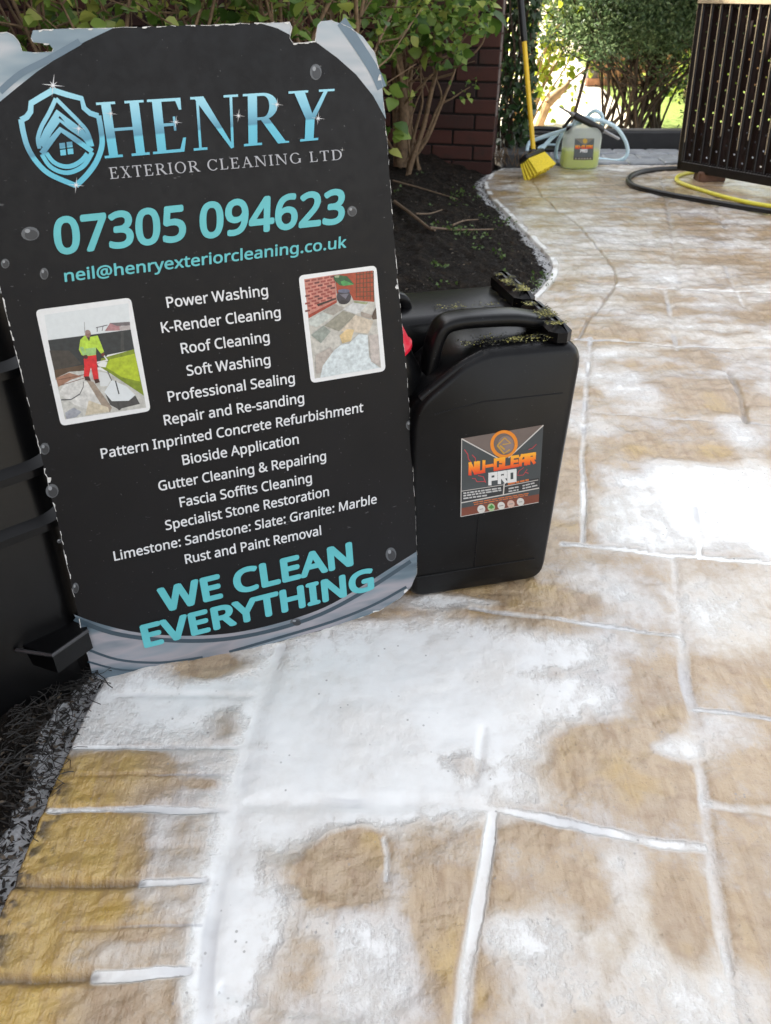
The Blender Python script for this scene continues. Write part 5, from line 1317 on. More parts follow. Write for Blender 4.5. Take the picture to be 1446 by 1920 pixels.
L2 += [((196, 198, 196), [(740, 720), (900, 610), (1120, 640), (1000, 760), (930, 790)]), ((150, 156, 120), [(910, 590), (1120, 610), (1090, 645), (900, 615)]),
       ((148, 146, 132), [(460, 960), (740, 738), (930, 796), (680, 1045)]), ((158, 154, 146), [(440, 750), (620, 640), (770, 690), (600, 805)]), ((190, 196, 190), [(235, 880), (440, 760), (590, 815), (350, 985), (240, 950)]),
       ((146, 154, 146), [(262, 1100), (450, 960), (560, 1045), (410, 1225)]), ((198, 186, 168), [(700, 1040), (930, 800), (1200, 890), (1120, 1080), (900, 1060)]), ((208, 184, 138), [(690, 1110), (800, 1010), (910, 1020), (860, 1190), (730, 1225)]),
       ((160, 150, 140), [(1010, 750), (1185, 800), (1160, 860), (1020, 820)]), ((176, 168, 160), [(330, 1400), (560, 1280), (600, 1350), (420, 1660), (340, 1690)]),
       ((204, 214, 216), [(600, 1340), (720, 1240), (830, 1230), (980, 1085), (1110, 1100), (1130, 1420), (1180, 1510), (1300, 1590), (400, 1740), (440, 1560)]), ((186, 178, 172), [(1130, 1100), (1270, 1090), (1300, 1560), (1160, 1500)]),
       ((90, 76, 68), [(1205, 740), (1235, 690), (1250, 860), (1190, 870), (1170, 830)]),
       ((58, 56, 66), ell(755, 530, 108, 112)), ((96, 100, 122), ell(755, 440, 92, 30)), ((110, 108, 120), [(690, 490), (830, 480), (780, 560)]), ((40, 38, 46), ell(750, 610, 70, 30)),
       ((44, 92, 56), [(600, 230), (700, 205), (800, 220), (910, 340), (800, 360), (700, 360), (620, 290)]), ((72, 150, 82), [(700, 300), (760, 280), (880, 330), (900, 345), (740, 365)]), ((150, 160, 130), [(610, 210), (690, 200), (680, 240), (620, 240)])]
picture(L2, C6, 3)
# ------------------------------------------------------------------ black compost bin at the left edge
A_, B_ = np.array([-.534, .717, 0]), np.array([-.441, .797, 0])
du = (B_ - A_) / np.linalg.norm(B_ - A_)
nh = np.array([du[1], -du[0], 0])
LB = R(11)
binp = Plane(B_, nh * math.cos(LB) + np.array([0, 0, math.sin(LB)]))
binT = thing('compost_bin', (B_ - du * .37 - nh * .35).tolist(), 'black tapered plastic bin with ribs and hatch ledge behind the board', 'bin')
rz = [binp.at(35, 878)[2], binp.at(35, 990)[2], binp.at(10, 686)[2]]
prof = [(-.03, 0), (.0, 0)]
for z in sorted(rz):
    prof += [(z - .016, 0), (z - .012, .012), (z - .002, .013), (z + .006, .001)]
prof += [(.80, 0), (.82, .012), (.84, .012), (.845, .0), (.85, -.06)]
U0, U1, DW = -.80, .028, .78
mb = MB()
rings = []
for z, outw in prof:
    ins = max(z, 0) * math.tan(LB) - outw
    a0, a1, b0, b1 = U0 + ins, U1 + .10 * max(z, 0) + outw * .5, ins, DW - ins
    rad = .045
    ring = []
    for (cx_, cy_, st_) in ((a1 - rad, b0 + rad, -90), (a1 - rad, b1 - rad, 0), (a0 + rad, b1 - rad, 90), (a0 + rad, b0 + rad, 180)):
        for a in np.linspace(st_, st_ + 90, 7):
            ring.append(B_ + du * (cx_ + rad * math.cos(R(a))) - nh * (cy_ + rad * math.sin(R(a))) + np.array([0, 0, z]))
    rings.append(ring)
mb.loft(rings)
mb.build('body', M['bin_plastic'], binT, True, 30)
# hatch with its projecting ledge
zl = (binp.at(35, 1229)[2] + binp.at(140, 1152)[2]) / 2
b1_, b2_ = binp.at(35, 1231), binp.at(160, 1138)
f1_, f2_ = G(98, 1229, zl), G(165, 1182, zl)
for q in (b1_, b2_): q[2] = zl
dn = np.array([0, 0, -.034])
inn = -nh * .02
mb = MB()
ring_t = [b1_ + inn, f1_, f2_, b2_ + inn]
mb.loft([[p + dn for p in ring_t], [p + dn * .12 for p in ring_t], ring_t])
hl = mb.build('hatch_ledge', M['bin_plastic'], binT)
mb = MB()
mb.tube([b1_, f1_, f2_], .0028, 6)  # edge highlight of the ledge put in as a paler tube
mb.build('lip_highlight', simple('highlight plastic', (0.03, .03, .032, 1), .3, .3, 60, .1), hl, True)


# ------------------------------------------------------------------ black jerrycans
def fillet(pts, k=6):
    out = []
    n = len(pts)
    for i in range(n):
        x, y, r = pts[i]
        p = np.array((x, y))
        a, b = np.array(pts[i - 1][:2]), np.array(pts[(i + 1) % n][:2])
        u, v = (a - p) / np.linalg.norm(a - p), (b - p) / np.linalg.norm(b - p)
        for t in np.linspace(0, 1, k):
            out.append(p + u * r * (1 - t) ** 2 + v * r * t ** 2)
    return out


def inset(pl, d):
    n = len(pl)
    out = []
    for i in range(n):
        t = pl[(i + 1) % n] - pl[i - 1]
        t = t / (np.linalg.norm(t) + 1e-9)
        out.append(pl[i] + np.array((-t[1], t[0])) * d)
    return out


CR = np.array([.973, .23, 0])
CR /= np.linalg.norm(CR)
CN = np.array([CR[1], -CR[0], 0])           # front face looks this way
CZ = np.array([0, 0, 1.0])


CD = .135          # jerrycan depth


def jerrycan(O, label, seed, with_algae):
    r = np.random.default_rng(seed)

    def L(u, w, z):
        return O + CR * u - CN * w + CZ * z
    t = thing('jerrycan', L(.1, CD / 2, 0).tolist(), label, 'jerrycan', 'black jerrycans behind the board')
    sil = fillet([(-.07, 0, .035), (.232, 0, .035), (.243, .426, .036), (-.07, .426, .03)]) if not with_algae else fillet([(-.004, 0, .034), (.238, 0, .034), (.249, .426, .036), (.088, .426, .034), (-.004, .353, .034)])
    mb = MB()
    rings = [[L(p[0], w, p[1]) for p in inset(sil, d)] for w, d in ((0, .010), (.003, .006), (.009, .002), (.018, 0), (CD - .018, 0), (CD - .009, .002), (CD - .003, .006), (CD, .010))]
    mb.loft(rings[::-1])
    mb.build('body', M['black_plastic'], t, True, 50)
    # raised stacking ridge at the right end, front and rear top rails, shoulder rails
    mb = MB()
    mb.box(L(.213, CD / 2, .434), (.034, CD - .012, .034), (CR * math.cos(.12) - CN * -math.sin(.12), -CN, CZ), 0, .010)
    mb.build('stacking_ridge', M['black_plastic'], t, True, 30)
    mb = MB()
    for w in (.014,) if with_algae else ():
        mb.tube([L(.10, w, .418), L(.070, w, .404), L(.03, w, .374), L(.012, w, .360)], .008, 8, smooth=3)
    mb.build('top_rail', M['black_plastic'], t, True, 60)
    # handle: rounded bar bridging shoulder and ridge
    mb = MB()
    if with_algae:
        path = [L(.208, .062, .438), L(.16, .062, .449), L(.10, .062, .452), L(.072, .062, .451), L(.056, .062, .446), L(.047, .062, .432), L(.041, .062, .408), L(.037, .062, .376)]
    else:          # this one has its moulded grip low at the far end
        path = [L(-.01, .062, .418), L(-.005, .062, .434), L(.012, .062, .440), L(.03, .062, .436), L(.036, .062, .418)]
    pts, _ = catmull([np.array(p) for p in path], 5, 0)
    rings = []
    for i, p in enumerate(pts):
        tg = pts[min(i + 1, len(pts) - 1)] - pts[max(i - 1, 0)]
        tg /= np.linalg.norm(tg)
        up = np.cross(CN, tg)
        up /= np.linalg.norm(up)
        rings.append([p + CN * ((.021 if with_algae else .012) * math.copysign(abs(math.cos(a)) ** .45, math.cos(a))) + up * (.0095 * math.copysign(abs(math.sin(a)) ** .5, math.sin(a))) for a in np.linspace(0, 2 * math.pi, 14, endpoint=False)])
    mb.loft(rings)
    mb.build('handle', M['black_plastic'], t, True, 50)
    if with_algae:      # moulding lines on the front face
        for pts in ([L(.01, -.0002, .048), L(.215, -.0002, .050)], [L(.03, -.0002, .340), L(.10, -.0002, .352), L(.222, -.0002, .352)], [L(.108, -.0002, .052), L(.108, -.0002, .150)]):
            mb = MB()
            mb.tube(pts, .0011, 5)
            mb.build('mould_line', M['black_plastic'], t, True)
    # screw cap on a neck square to the sloping shoulder
    ax = np.array(CR * -.40 + CZ * .92)
    ax /= np.linalg.norm(ax)
    base = L(.005, CD / 2 - .004, .360) if with_algae else L(-.10, CD / 2, .30)
    mb = MB()
    e1, e2 = -CN, np.cross(ax, -CN)

    def disc(c, rad, n=24, notch=0):
        return [c + (rad + (notch if k % 2 else 0)) * (math.cos(2 * math.pi * k / n) * e1 + math.sin(2 * math.pi * k / n) * e2) for k in range(n)]
    mb.loft([disc(base - ax * .01,   .027), disc(base + ax * .056, .027), disc(base + ax * .058, .024)])
    base = base + ax * .046
    neck = mb.build('neck', M['black_plastic'], t, True, 40)
    mb = MB()
    mb.loft([disc(base + ax * .010, .031, 40), disc(base + ax * .015, .0325, 40), disc(base + ax * .020, .029, 40, .001), disc(base + ax * .050, .0275, 40, .001), disc(base + ax * .054, .024, 40), disc(base + ax * .055, .010, 40)])
    mb.build('cap', M['red_plastic'], t, True, 35)
    # algae and wet grit caught on the top
    P_, D_, S_, Tn = [], [], [], []
    for k in range(2600):
        if r.random() < (.62 if with_algae else .8):
            u, w = r.normal(.209, .011), r.uniform(.012, CD - .012)
            z = .4515
            if abs(u - .207) > .016: z = .428
        else:
            u, w = r.uniform(.07, .20), abs(r.normal(.03, .012))
            z = .4275 if w > .026 else .433
        a = vnoise(np.array(u * 60), np.array(w * 60), seed)
        if a < .42: continue
        P_.append(L(u, w, z + .001))
        D_.append(r.normal(size=3) * [1, 1, .12])
        S_.append(r.uniform(.001, .0034))
        Tn.append(min(1, max(0, a + r.normal() * .18 - .12)) if (u > .10 or r.random() < .3) else .1)
    leaves('algae', np.array(P_), np.array(D_), np.array(S_), leaf_mat('algae flecks', [(.35, (0.012, .012, .009, 1)), (.5, (.05, .05, .012, 1)), (.75, (.26, .24, .05, 1)), (1, (.42, .40, .16, 1))], .05, .8), t, 'ivy', seed, np.array(Tn), .9)['kind'] = 'stuff'
    P_, D_, S_ = [], [], []
    for k in range(300):
        u = r.uniform(.0, .085)
        w = r.uniform(.004, .05)
        P_.append(L(u, w, .316 + (u + .05) * .797 + .003))
        D_.append(r.normal(size=3) * [1, 1, .8])
        S_.append(r.uniform(.002, .006))
    return t, L


can1, L1c = jerrycan(np.array([.041, .965, 0]) - CN * .002, 'black jerrycan nearest the viewer with an orange and grey label on its front', 31, True)
can2, _ = jerrycan(np.array([.041, .965, 0]) - CN * (.002 + CD + .008) + CR * .004, 'black jerrycan behind the labelled one, only its top showing', 57, False)

# label on the front jerrycan
CP = Plane(np.array([.041, .965, 0]) - CN * .002, CN)
C4 = lambda p: (850 + p[0] / 8.033, 780 + p[1] / 8.033)
lab = None


def lmat(rgb, k=.9):
    return pmat('label ink %d %d %d' % rgb, rgb, k, .38, .08)


mb = MB()
inks = [(66, 72, 74), (112, 100, 94), (122, 64, 46), (44, 46, 48)]
LQ = [(125, 335), (1355, 128), (1285, 1295), (112, 1515)]


def cpt(p, k):
    return CP.at(*C4(p), .0008 + .00004 * k)


mb.poly([cpt(p, 0) for p in LQ], 0)
mb.poly([cpt(p, 1) for p in [(125, 335), (1355, 128), (765, 655)]], 1)
mb.poly([cpt(p, 1) for p in [(118, 1385), (1290, 1172), (1285, 1292), (114, 1512)]], 2)
mb.poly([cpt(p, 1) for p in [(122, 1130), (1290, 925), (1288, 1085), (118, 1300)]], 3)
lab = mb.build('label', [lmat(c_) for c_ in inks], can1)


def lflat(nm, polys, rgb, k):
    mb = MB()
    for i, po in enumerate(polys):
        mb.poly([cpt(p, k + i * .02) for p in po])
    return mb.build(nm, lmat(rgb), lab)


lflat('label_line', [rect_line((125, 340), (680, 640), 17), rect_line((1355, 135), (830, 625), 17), rect_line((118, 1303), (1290, 1080), 15), rect_line((122, 1128), (750, 1032), 8), rect_line((775, 1055), (1275, 958), 9),
                     rect_line((765, 1010), (752, 1180), 18), rect_line((125, 335), (112, 1515), 10), rect_line((112, 1512), (1280, 1295), 8)], (206, 202, 196), 3)
rl = random.Random(4)
rows = []
for (a, b, h_) in (((150, 1160), (715, 1080), 22), ((150, 1198), (720, 1112), 22), ((150, 1238), (530, 1186), 22), ((830, 1090), (980, 1062), 20), ((1040, 1048), (1220, 1003), 20), ((830, 1132), (980, 1105), 20), ((1040, 1088), (1270, 1036), 20)):
    x = 0.0
    ln = math.hypot(b[0] - a[0], b[1] - a[1])
    while x < ln - 20:
        w = min(rl.uniform(30, 90), ln - x)
        q = lambda t: (a[0] + (b[0] - a[0]) * t / ln, a[1] + (b[1] - a[1]) * t / ln)
        rows.append(rect_line(q(x), q(x + w), h_))
        x += w + 12
lflat('small_print', rows, (190, 190, 188), 4)
rows = []
for (a, b, h_) in (((300, 1300), (1130, 1160), 14), ((310, 1330), (1120, 1186), 14), ((820, 1022), (1165, 948), 26)):
    x = 0.0
    ln = math.hypot(b[0] - a[0], b[1] - a[1])
    while x < ln - 20:
        w = min(rl.uniform(40, 110), ln - x)
        q = lambda t: (a[0] + (b[0] - a[0]) * t / ln, a[1] + (b[1] - a[1]) * t / ln)
        rows.append(rect_line(q(x), q(x + w), h_))
        x += w + 12
lflat('small_print', rows[:], (206, 112, 58), 4)
for e_ in (ell(420, 1398, 60, 62), ell(720, 1346, 56, 58), ell(1010, 1288, 56, 58)):
    lflat('stamp', [e_], (212, 210, 204), 4)
lflat('stamp', [ell(570, 1370, 56, 58)], (170, 196, 150), 4)
lflat('stamp', [ell(866, 1320, 56, 58)], (208, 176, 160), 4)
lflat('stamp_mark', [[(525, 1375), (575, 1325), (615, 1370), (570, 1395)]], (70, 140, 60), 5)
for e_ in (rect_line((690, 1352), (752, 1340), 14), rect_line((834, 1324), (898, 1314), 14), rect_line((985, 1292), (1036, 1284), 12), rect_line((392, 1402), (448, 1392), 12)):
    lflat('stamp_mark', [e_], (150, 144, 140), 5)


def strokes_l(nm, lst, w, rgb, k, mat=None):
    mb = MB()
    for i, pts in enumerate(lst):
        ribbon_pts(mb, [cpt(p, k + i * .05) for p in pts], w, CN, 0)
    return mb.build(nm, mat or lmat(rgb), lab)


for e_ in [[(165, 500), (215, 570), (225, 640), (265, 690)], [(280, 580), (330, 630), (335, 690)], [(280, 935), (330, 940), (355, 985), (470, 980)], [(370, 890), (450, 910), (470, 960), (485, 1000)],
                        [(1060, 770), (980, 830), (965, 890), (1050, 885), (1110, 800)], [(1250, 420), (1190, 480), (1130, 500)], [(1080, 840), (1130, 860)]]:
    strokes_l('lightning', [e_], .0011, (196, 62, 70), 5)
strokes_l('emblem_ring', [ell(762, 418, 182, 186, 32) + [(944, 418)]], .0052, (232, 140, 40), 5)
lflat('emblem_disc', [ell(790, 425, 120, 130, 24)], (140, 122, 118), 4)
strokes_l('emblem_mark', [[(660, 440), (770, 325), (860, 405), (740, 425)], [(660, 440), (760, 560), (850, 500)], [(700, 440), (770, 500)]], .0022, (206, 160, 50), 7)
BLK = {'N': [[(0, 0), (0, 1), (1, 0), (1, 1)]], 'U': [[(0, 1), (0, 0), (1, 0), (1, 1)]], '-': [[(0, .48), (1, .48)]], 'C': [[(1, 1), (0, 1), (0, 0), (1, 0)], [(1, 1), (1, .72)], [(1, 0), (1, .28)]],
       'L': [[(0, 1), (0, 0), (1, 0)]], 'E': [[(1, 1), (0, 1), (0, 0), (1, 0)], [(0, .5), (.9, .5)]], 'A': [[(0, 0), (0, .7), (.3, 1), (1, 1), (1, 0)], [(0, .4), (1, .4)]],
       'R': [[(0, 0), (0, 1), (1, 1), (1, .5), (0, .5)], [(.45, .5), (1, 0)]], 'P': [[(0, 0), (0, 1), (1, 1), (1, .45), (0, .45)]], 'O': [[(0, 0), (0, 1), (1, 1), (1, 0), (0, 0)]]}


def block_text(text, quad, mat, wd, parent, pt, nn, cell=.62, gap=.36, layer=8):
    bl, br, trr, tll = [np.array(q, float) for q in quad]
    tot = len(text) * cell + (len(text) - 1) * gap
    hg = np.linalg.norm(tll - bl)
    mb = MB()
    x = 0
    m_ = .5 * wd
    for ch in text:
        for st_ in BLK[ch]:
            q = []
            for (s, t_) in st_:
                s = (x + s * cell) / tot
                t_ = .11 + t_ * .78
                q.append((bl * (1 - s) + br * s) * (1 - t_) + (tll * (1 - s) + trr * s) * t_)
            # square ends: lengthen every segment and lay it as its own bar
            for a, b in zip(q[:-1], q[1:]):
                d = (b - a) / (np.linalg.norm(b - a) + 1e-9)
                mb.poly([pt(p, layer + .01 * len(mb.f)) for p in rect_line(a - d * wd * .48, b + d * wd * .48, wd)])
        x += cell + gap
    return mb.build('lettering', mat, parent)


m, nt, bs = nodes_of('orange to red print')
gc = nt.nodes.new('ShaderNodeTexCoord').outputs['Generated']
sx = nt.nodes.new('ShaderNodeSeparateXYZ')
nt.links.new(gc, sx.inputs[0])
hgt = math_(nt, 'SUBTRACT', sx.outputs[2], math_(nt, 'MULTIPLY', sx.outputs[0], 0.1))
c = ramp(nt, hgt, [(0.05, srgb(214, 60, 36)), (0.45, srgb(238, 120, 36)), (0.8, srgb(240, 170, 50))])
nt.links.new(c, bs.inputs['Base Color'])
bs.inputs['Roughness'].default_value = .35
M['fire'] = m
block_text('NU-CLEAR', [(248, 888), (1212, 712), (1220, 545), (252, 692)], M['fire'], 46, lab, cpt, CN)
block_text('PRO', [(548, 1036), (925, 985), (925, 795), (550, 852)], lmat((224, 224, 222)), 48, lab, cpt, CN)
# ------------------------------------------------------------------ brick wall with its fair-faced end
WA = R(12)
wr = np.array([math.cos(WA), -math.sin(WA), 0])
wb = np.array([math.sin(WA), math.cos(WA), 0])
WO = np.array([.575, 4.505, 0])            # right front corner of the wall
wall = thing('brick_wall', (WO - wr * 1.5 + wb * .1).tolist(), 'dark red brick wall end beside the ivy with pale mortar down its corner', 'wall')
mb = MB()
r_ = random.Random(9)
LW = 3.4
for k in range(29):
    z = -.02 + k * .075
    off = 0 if k % 2 else .1125
    x = 0.0
    first = True
    while x < LW:
        w = (.215 if not (first and k % 2) else .1025)
        cx_ = x + w / 2
        j = r_.uniform(-.0025, .0025)
        mb.box(WO - wr * cx_ + wb * (.0515 + j) + CZ * (z + .0325), (w, .1025, .065), (wr, wb, CZ), 0, .004)
        if first:        # return face of the end: headers
            mb.box(WO - wr * .0515 + wb * (.1625 + j) + CZ * (z + .0325), (.1025, .1, .065), (wr, wb, CZ), 0, .004)
        x += w + .010
        first = False
mb.build('brickwork', M['brick'], wall)
mb = MB()
mb.box(WO - wr * (LW / 2 + .004) + wb * .112 + CZ * 1.08, (LW, .2, 2.2), (wr, wb, CZ))
mb.build('mortar_bed', M['mortar'], wall)
mb = MB()
for k in range(12):
    mb.box(WO + wr * .0015 + wb * (.045 + .002 * (k % 3)) + CZ * (.30 + k * .075), (.006, .07, .068), (wr, wb, CZ), 0, .002)
mb.build('pale_edge', M['pale_mortar'], wall)
mb = MB()
mb.box(WO - wr * 1.7 + wb * .11 + CZ * 2.2, (3.5, .3, .06), (wr, wb, CZ), 0, .01)
mb.build('coping', M['concrete'], wall)

# unseen building added at the left so its shadow covers the drive
shade_block = thing('shade_block', (-5.2, 1.0, 0), 'unseen tall red brick building added left of the drive to shade it', 'shade_block')
m, nt, bs = nodes_of('house brickwork')
bt_ = nt.nodes.new('ShaderNodeTexBrick')
bt_.inputs['Color1'].default_value = (0.22, .07, .05, 1)
bt_.inputs['Color2'].default_value = (0.16, .05, .035, 1)
bt_.inputs['Mortar'].default_value = (0.3, .27, .24, 1)
bt_.inputs['Scale'].default_value = 1.0
bt_.inputs['Brick Width'].default_value = .225
bt_.inputs['Row Height'].default_value = .075
bt_.inputs['Mortar Size'].default_value = .008
mpp = nt.nodes.new('ShaderNodeMapping')
mpp.inputs['Rotation'].default_value = (R(90), 0, R(90))
nt.links.new(nt.nodes.new('ShaderNodeTexCoord').outputs['Object'], mpp.inputs[0])
nt.links.new(mpp.outputs[0], bt_.inputs[0])
nt.links.new(bt_.outputs[0], bs.inputs['Base Color'])
bs.inputs['Roughness'].default_value = .9
mb = MB()
mb.box((-5.3, 1.0, 2.6), (5.0, 13.4, 5.3))
mb.build('wall', m, shade_block)
mb = MB()
mb.add([(-8.1, -6.0, 5.2), (-2.5, -6.0, 5.2), (-2.5, 7.95, 5.2), (-8.1, 7.95, 5.2), (-5.3, -6.0, 7.4), (-5.3, 7.95, 7.4)], [(0, 3, 2, 1), (1, 2, 5, 4), (3, 0, 4, 5), (0, 1, 4), (2, 3, 5)])
mb.build('roof', simple('roof tile', (0.09, .05, .04, 1), .8, .3, 6, .4), shade_block)
for y in (-3.5, 0.2, 3.4):
    for z in (1.6, 4.1):
        mb = MB()
        mb.box((-2.79, y, z), (.06, 1.3, 1.2), None, 0, .01)
        f_ = mb.build('window', simple('white frame', (.7, .7, .7, 1), .4, .05, 10, 0), shade_block)
        mb = MB()
        mb.box((-2.755, y, z), (.02, 1.12, 1.02))
        mb.build('pane', simple('window glass', (.02, .025, .03, 1), .08, .1, 5, 0), f_)

# ------------------------------------------------------------------ kerb, block paving, timber edging
mb = MB()
k0 = np.array([.62, 4.60, 0])
mb.box((.735, 5.08, .03), (.16, .95, .10), None, 0, .012)
o = mb.build('concrete_kerb', M['dark_concrete'], None)
tag(o, 'short grey concrete kerb at the foot of the ivy beside the broom', 'kerb')
mb = MB()
rp = random.Random(2)
for j, y in enumerate((4.78, 4.92, 5.06)):
    x = .78 + (.1 if j % 2 else 0)
    while x < 4.4:
        mb.box((x + .1, y, -.018 + rp.uniform(-.003, .003)), (.194, .134, .06), None, 0, .006)
        x += .2
tag(mb.build('block_paving', M['paver'], None), kind='structure')
mb = MB()
mb.box((2.6, 5.24, .03), (3.75, .12, .15), None, 0, .012)
tag(mb.build('timber_edging', M['sleeper'], None), 'long black timber edging beam at the foot of the dark bush', 'edging')
# sunlit lawn and pale path beyond
m, nt, bs = nodes_of('mown lawn')
g2 = noise(nt, 60, 5, 0.7)
nt.links.new(ramp(nt, g2, [(0.3, (0.10, 0.17, 0.02, 1)), (0.7, (0.30, 0.38, 0.06, 1))]), bs.inputs['Base Color'])
bs.inputs['Roughness'].default_value = .8
bump(nt, g2, bs, 1.0, .03)
mb = MB()
mb.add([(1.75, 5.31, -.03), (9, 5.31, -.03), (12, 14, -.03), (2.9, 14, -.03)], [(0, 1, 2, 3)])
tag(mb.build('lawn', m), kind='structure')
m = simple('pale gravel path', (0.62, 0.55, 0.44, 1), .9, .15, 30, .4)
mb = MB()
mb.add([(.30, 5.31, -.04), (1.75, 5.31, -.04), (2.9, 14, -.04), (3.6, 30, -.04), (-1, 30, -.04), (-.5, 14, -.04)], [(0, 1, 2, 3, 4, 5)])
tag(mb.build('garden_path', m), kind='structure')
gw = thing('garden_wall', (4.2, 9.2, 0), 'low sunlit brick wall glimpsed through the gaps in the dark bush', 'wall')
mb = MB()
for k in range(8):
    x = 2.1 + (.11 if k % 2 else 0)
    while x < 6.3:
        mb.box((x + .107, 9.2, -.03 + k * .075 + .0325), (.215, .1, .065), None, 0, .004)
        x += .225
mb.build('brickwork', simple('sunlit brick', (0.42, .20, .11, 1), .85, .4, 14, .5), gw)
mb = MB()
mb.box((4.25, 9.21, .26), (4.3, .085, .62))
mb.build('mortar_bed', M['pale_mortar'], gw)

# ------------------------------------------------------------------ shrubs
broad = leaf_mat('broad green leaf', [(0, (0.035, 0.085, 0.015, 1)), (.4, (0.115, 0.215, 0.034, 1)), (.75, (0.25, 0.37, 0.075, 1)), (1, (0.44, 0.46, 0.11, 1))], .42, .42)


def shrub(base, seed, label, group, stems, nleaf, stem_len, leaf=(.024, .066), lean=(0, 0), extra=None, min_z=.35, extra_leaves=None, box=None):
    r = np.random.default_rng(seed)
    t = thing('leafy_shrub', base, label, 'shrub', group)
    B = np.array(base, float)
    mb = MB()
    LP, LD = [], []
    for k in range(stems):
        a = r.uniform(0, 2 * math.pi)
        sp = r.uniform(.1, .55)
        p = B + np.array([r.normal() * .09, r.normal() * .07, -.03])
        d = np.array([math.cos(a) * sp + lean[0], math.sin(a) * sp * .7 + lean[1], 1.0])
        d /= np.linalg.norm(d)
        pts = [p]
        n = 9
        for i in range(n):
            d = d + r.normal(size=3) * [.10, .10, .05]
            d /= np.linalg.norm(d)
            p = p + d * stem_len * r.uniform(.8, 1.1) / n
            pts.append(p)
        rad = r.uniform(.006, .014)
        mb.tube(pts, [rad * (1 - .75 * i / n) for i in range(n + 1)], 7, smooth=2)
        for i in range(3, n + 1):
            for q in range(r.integers(1, 4)):
                s = pts[i]
                dd = (pts[i] - pts[i - 1])
                dd = dd / np.linalg.norm(dd) * .5 + r.normal(size=3) * [.8, .8, .5]
                dd /= np.linalg.norm(dd)
                ln = r.uniform(.12, .34)
                tw_ = [s, s + dd * ln * .5 + r.normal(size=3) * .012, s + dd * ln + np.array([0, 0, .03])]
                mb.tube(tw_, [.0035, .0026, .0014], 5)
                for h in np.linspace(.25, 1.0, 5):
                    LP.append(s + dd * ln * h)
                    LD.append(dd * .5 + r.normal(size=3) * [.8, .8, .45])
    for pts, rad in (extra or []):
        pts = [np.array(p) for p in pts]
        mb.tube(pts, [rad * (1 - .6 * i / (len(pts) - 1)) for i in range(len(pts))], 7, smooth=4)
    mb.build('stem', M['stem'], t, True, 60)
    LP, LD = np.array(LP), np.array(LD)
    keep = LP[:, 2] > min_z + .15 * r.random(len(LP))
    LP, LD = LP[keep], LD[keep]
    if len(LP) > nleaf:
        ix = r.choice(len(LP), nleaf, False)
        LP, LD = LP[ix], LD[ix]
    S = r.uniform(leaf[0], leaf[1], len(LP))
    if extra_leaves:
        EP, ED, ES = extra_leaves
        LP = np.concatenate([LP, EP]); LD = np.concatenate([LD, ED]); S = np.concatenate([S, ES])
    leaves('foliage', LP, LD, S, broad, t, 'broad', seed, None, .55)
    return t


G1 = 'leafy shrubs along the bed behind the board'
def zs(x, y): return float(soil_z(np.array(float(x)), np.array(float(y))))
for k, (x, y, ns, nl, ln, lb) in enumerate((
        (-1.55, 2.75, 16, 2200, 1.35, 'leafy green shrub with thin stems at the far left behind the board'),
        (-.95, 2.95, 18, 2200, 1.40, 'leafy green shrub behind the left half of the board'),
        (-.35, 3.15, 20, 2200, 1.35, 'bushy shrub showing upright bare brown stems above the middle of the board'))):
    shrub((x, y, zs(x, y)), 20 + k, lb, G1, ns, nl, ln)
# the shrub against the wall with its bare forked branches, measured off the photograph
Yb = 4.12
def br(l, Y=Yb): return [atY(px, py, Y + dy) for px, py, dy in l]
ex_br = [(br([(752, 312, 0), (757, 230, 0), (752, 150, -.05), (742, 60, -.1), (735, -30, -.1)]), .030), (br([(745, 312, .05), (742, 220, .05), (738, 120, 0), (725, 30, 0)]), .020), (br([(768, 305, 0), (800, 262, 0), (826, 200, 0), (850, 140, 0), (862, 95, .02)]), .011),
         (br([(765, 300, .03), (780, 240, .03), (792, 190, .03), (788, 130, 0), (800, 70, 0)]), .009), (br([(797, 262, 0), (815, 215, 0), (828, 180, 0), (815, 140, 0), (806, 100, 0)]), .007),
         (br([(832, 192, 0), (850, 183, 0), (866, 172, 0), (882, 163, 0)]), .005), (br([(851, 138, 0), (820, 146, .03), (780, 150, .05), (740, 165, .08)]), .007), (br([(862, 95, .02), (840, 105, 0), (800, 118, 0), (750, 140, 0)]), .006),
         (br([(765, 280, .0), (772, 215, .1), (768, 150, .1), (760, 100, .1)]), .008), (br([(855, 125, 0), (880, 108, 0), (905, 80, 0), (915, 40, 0)]), .006), (br([(748, 150, 0), (790, 100, -.1), (850, 60, -.1), (900, 20, -.1)]), .009),
         (br([(745, 210, 0), (790, 160, -.1), (830, 120, -.1), (880, 60, -.1)]), .007), (br([(770, 300, -.05), (765, 250, -.1), (778, 200, -.1), (800, 150, -.1)]), .006), (br([(758, 306, -.02), (785, 275, 0), (808, 240, 0), (822, 205, .02)]), .006)]
rs = np.random.default_rng(77)
EP, ED, ES = [], [], []
for k in range(950):
    px, py = rs.uniform(690, 930), rs.uniform(-60, 125)
    if py > 75 + 35 * math.sin(px * .045) and rs.random() < .8: continue
    if px > 870 and py > 70: continue
    EP.append(atY(px, py, rs.uniform(3.55, 4.25)))
    ED.append(rs.normal(size=3) * [.9, .7, .5] + [0.1, -.2, -.15])
    ES.append(rs.uniform(.018, .055))
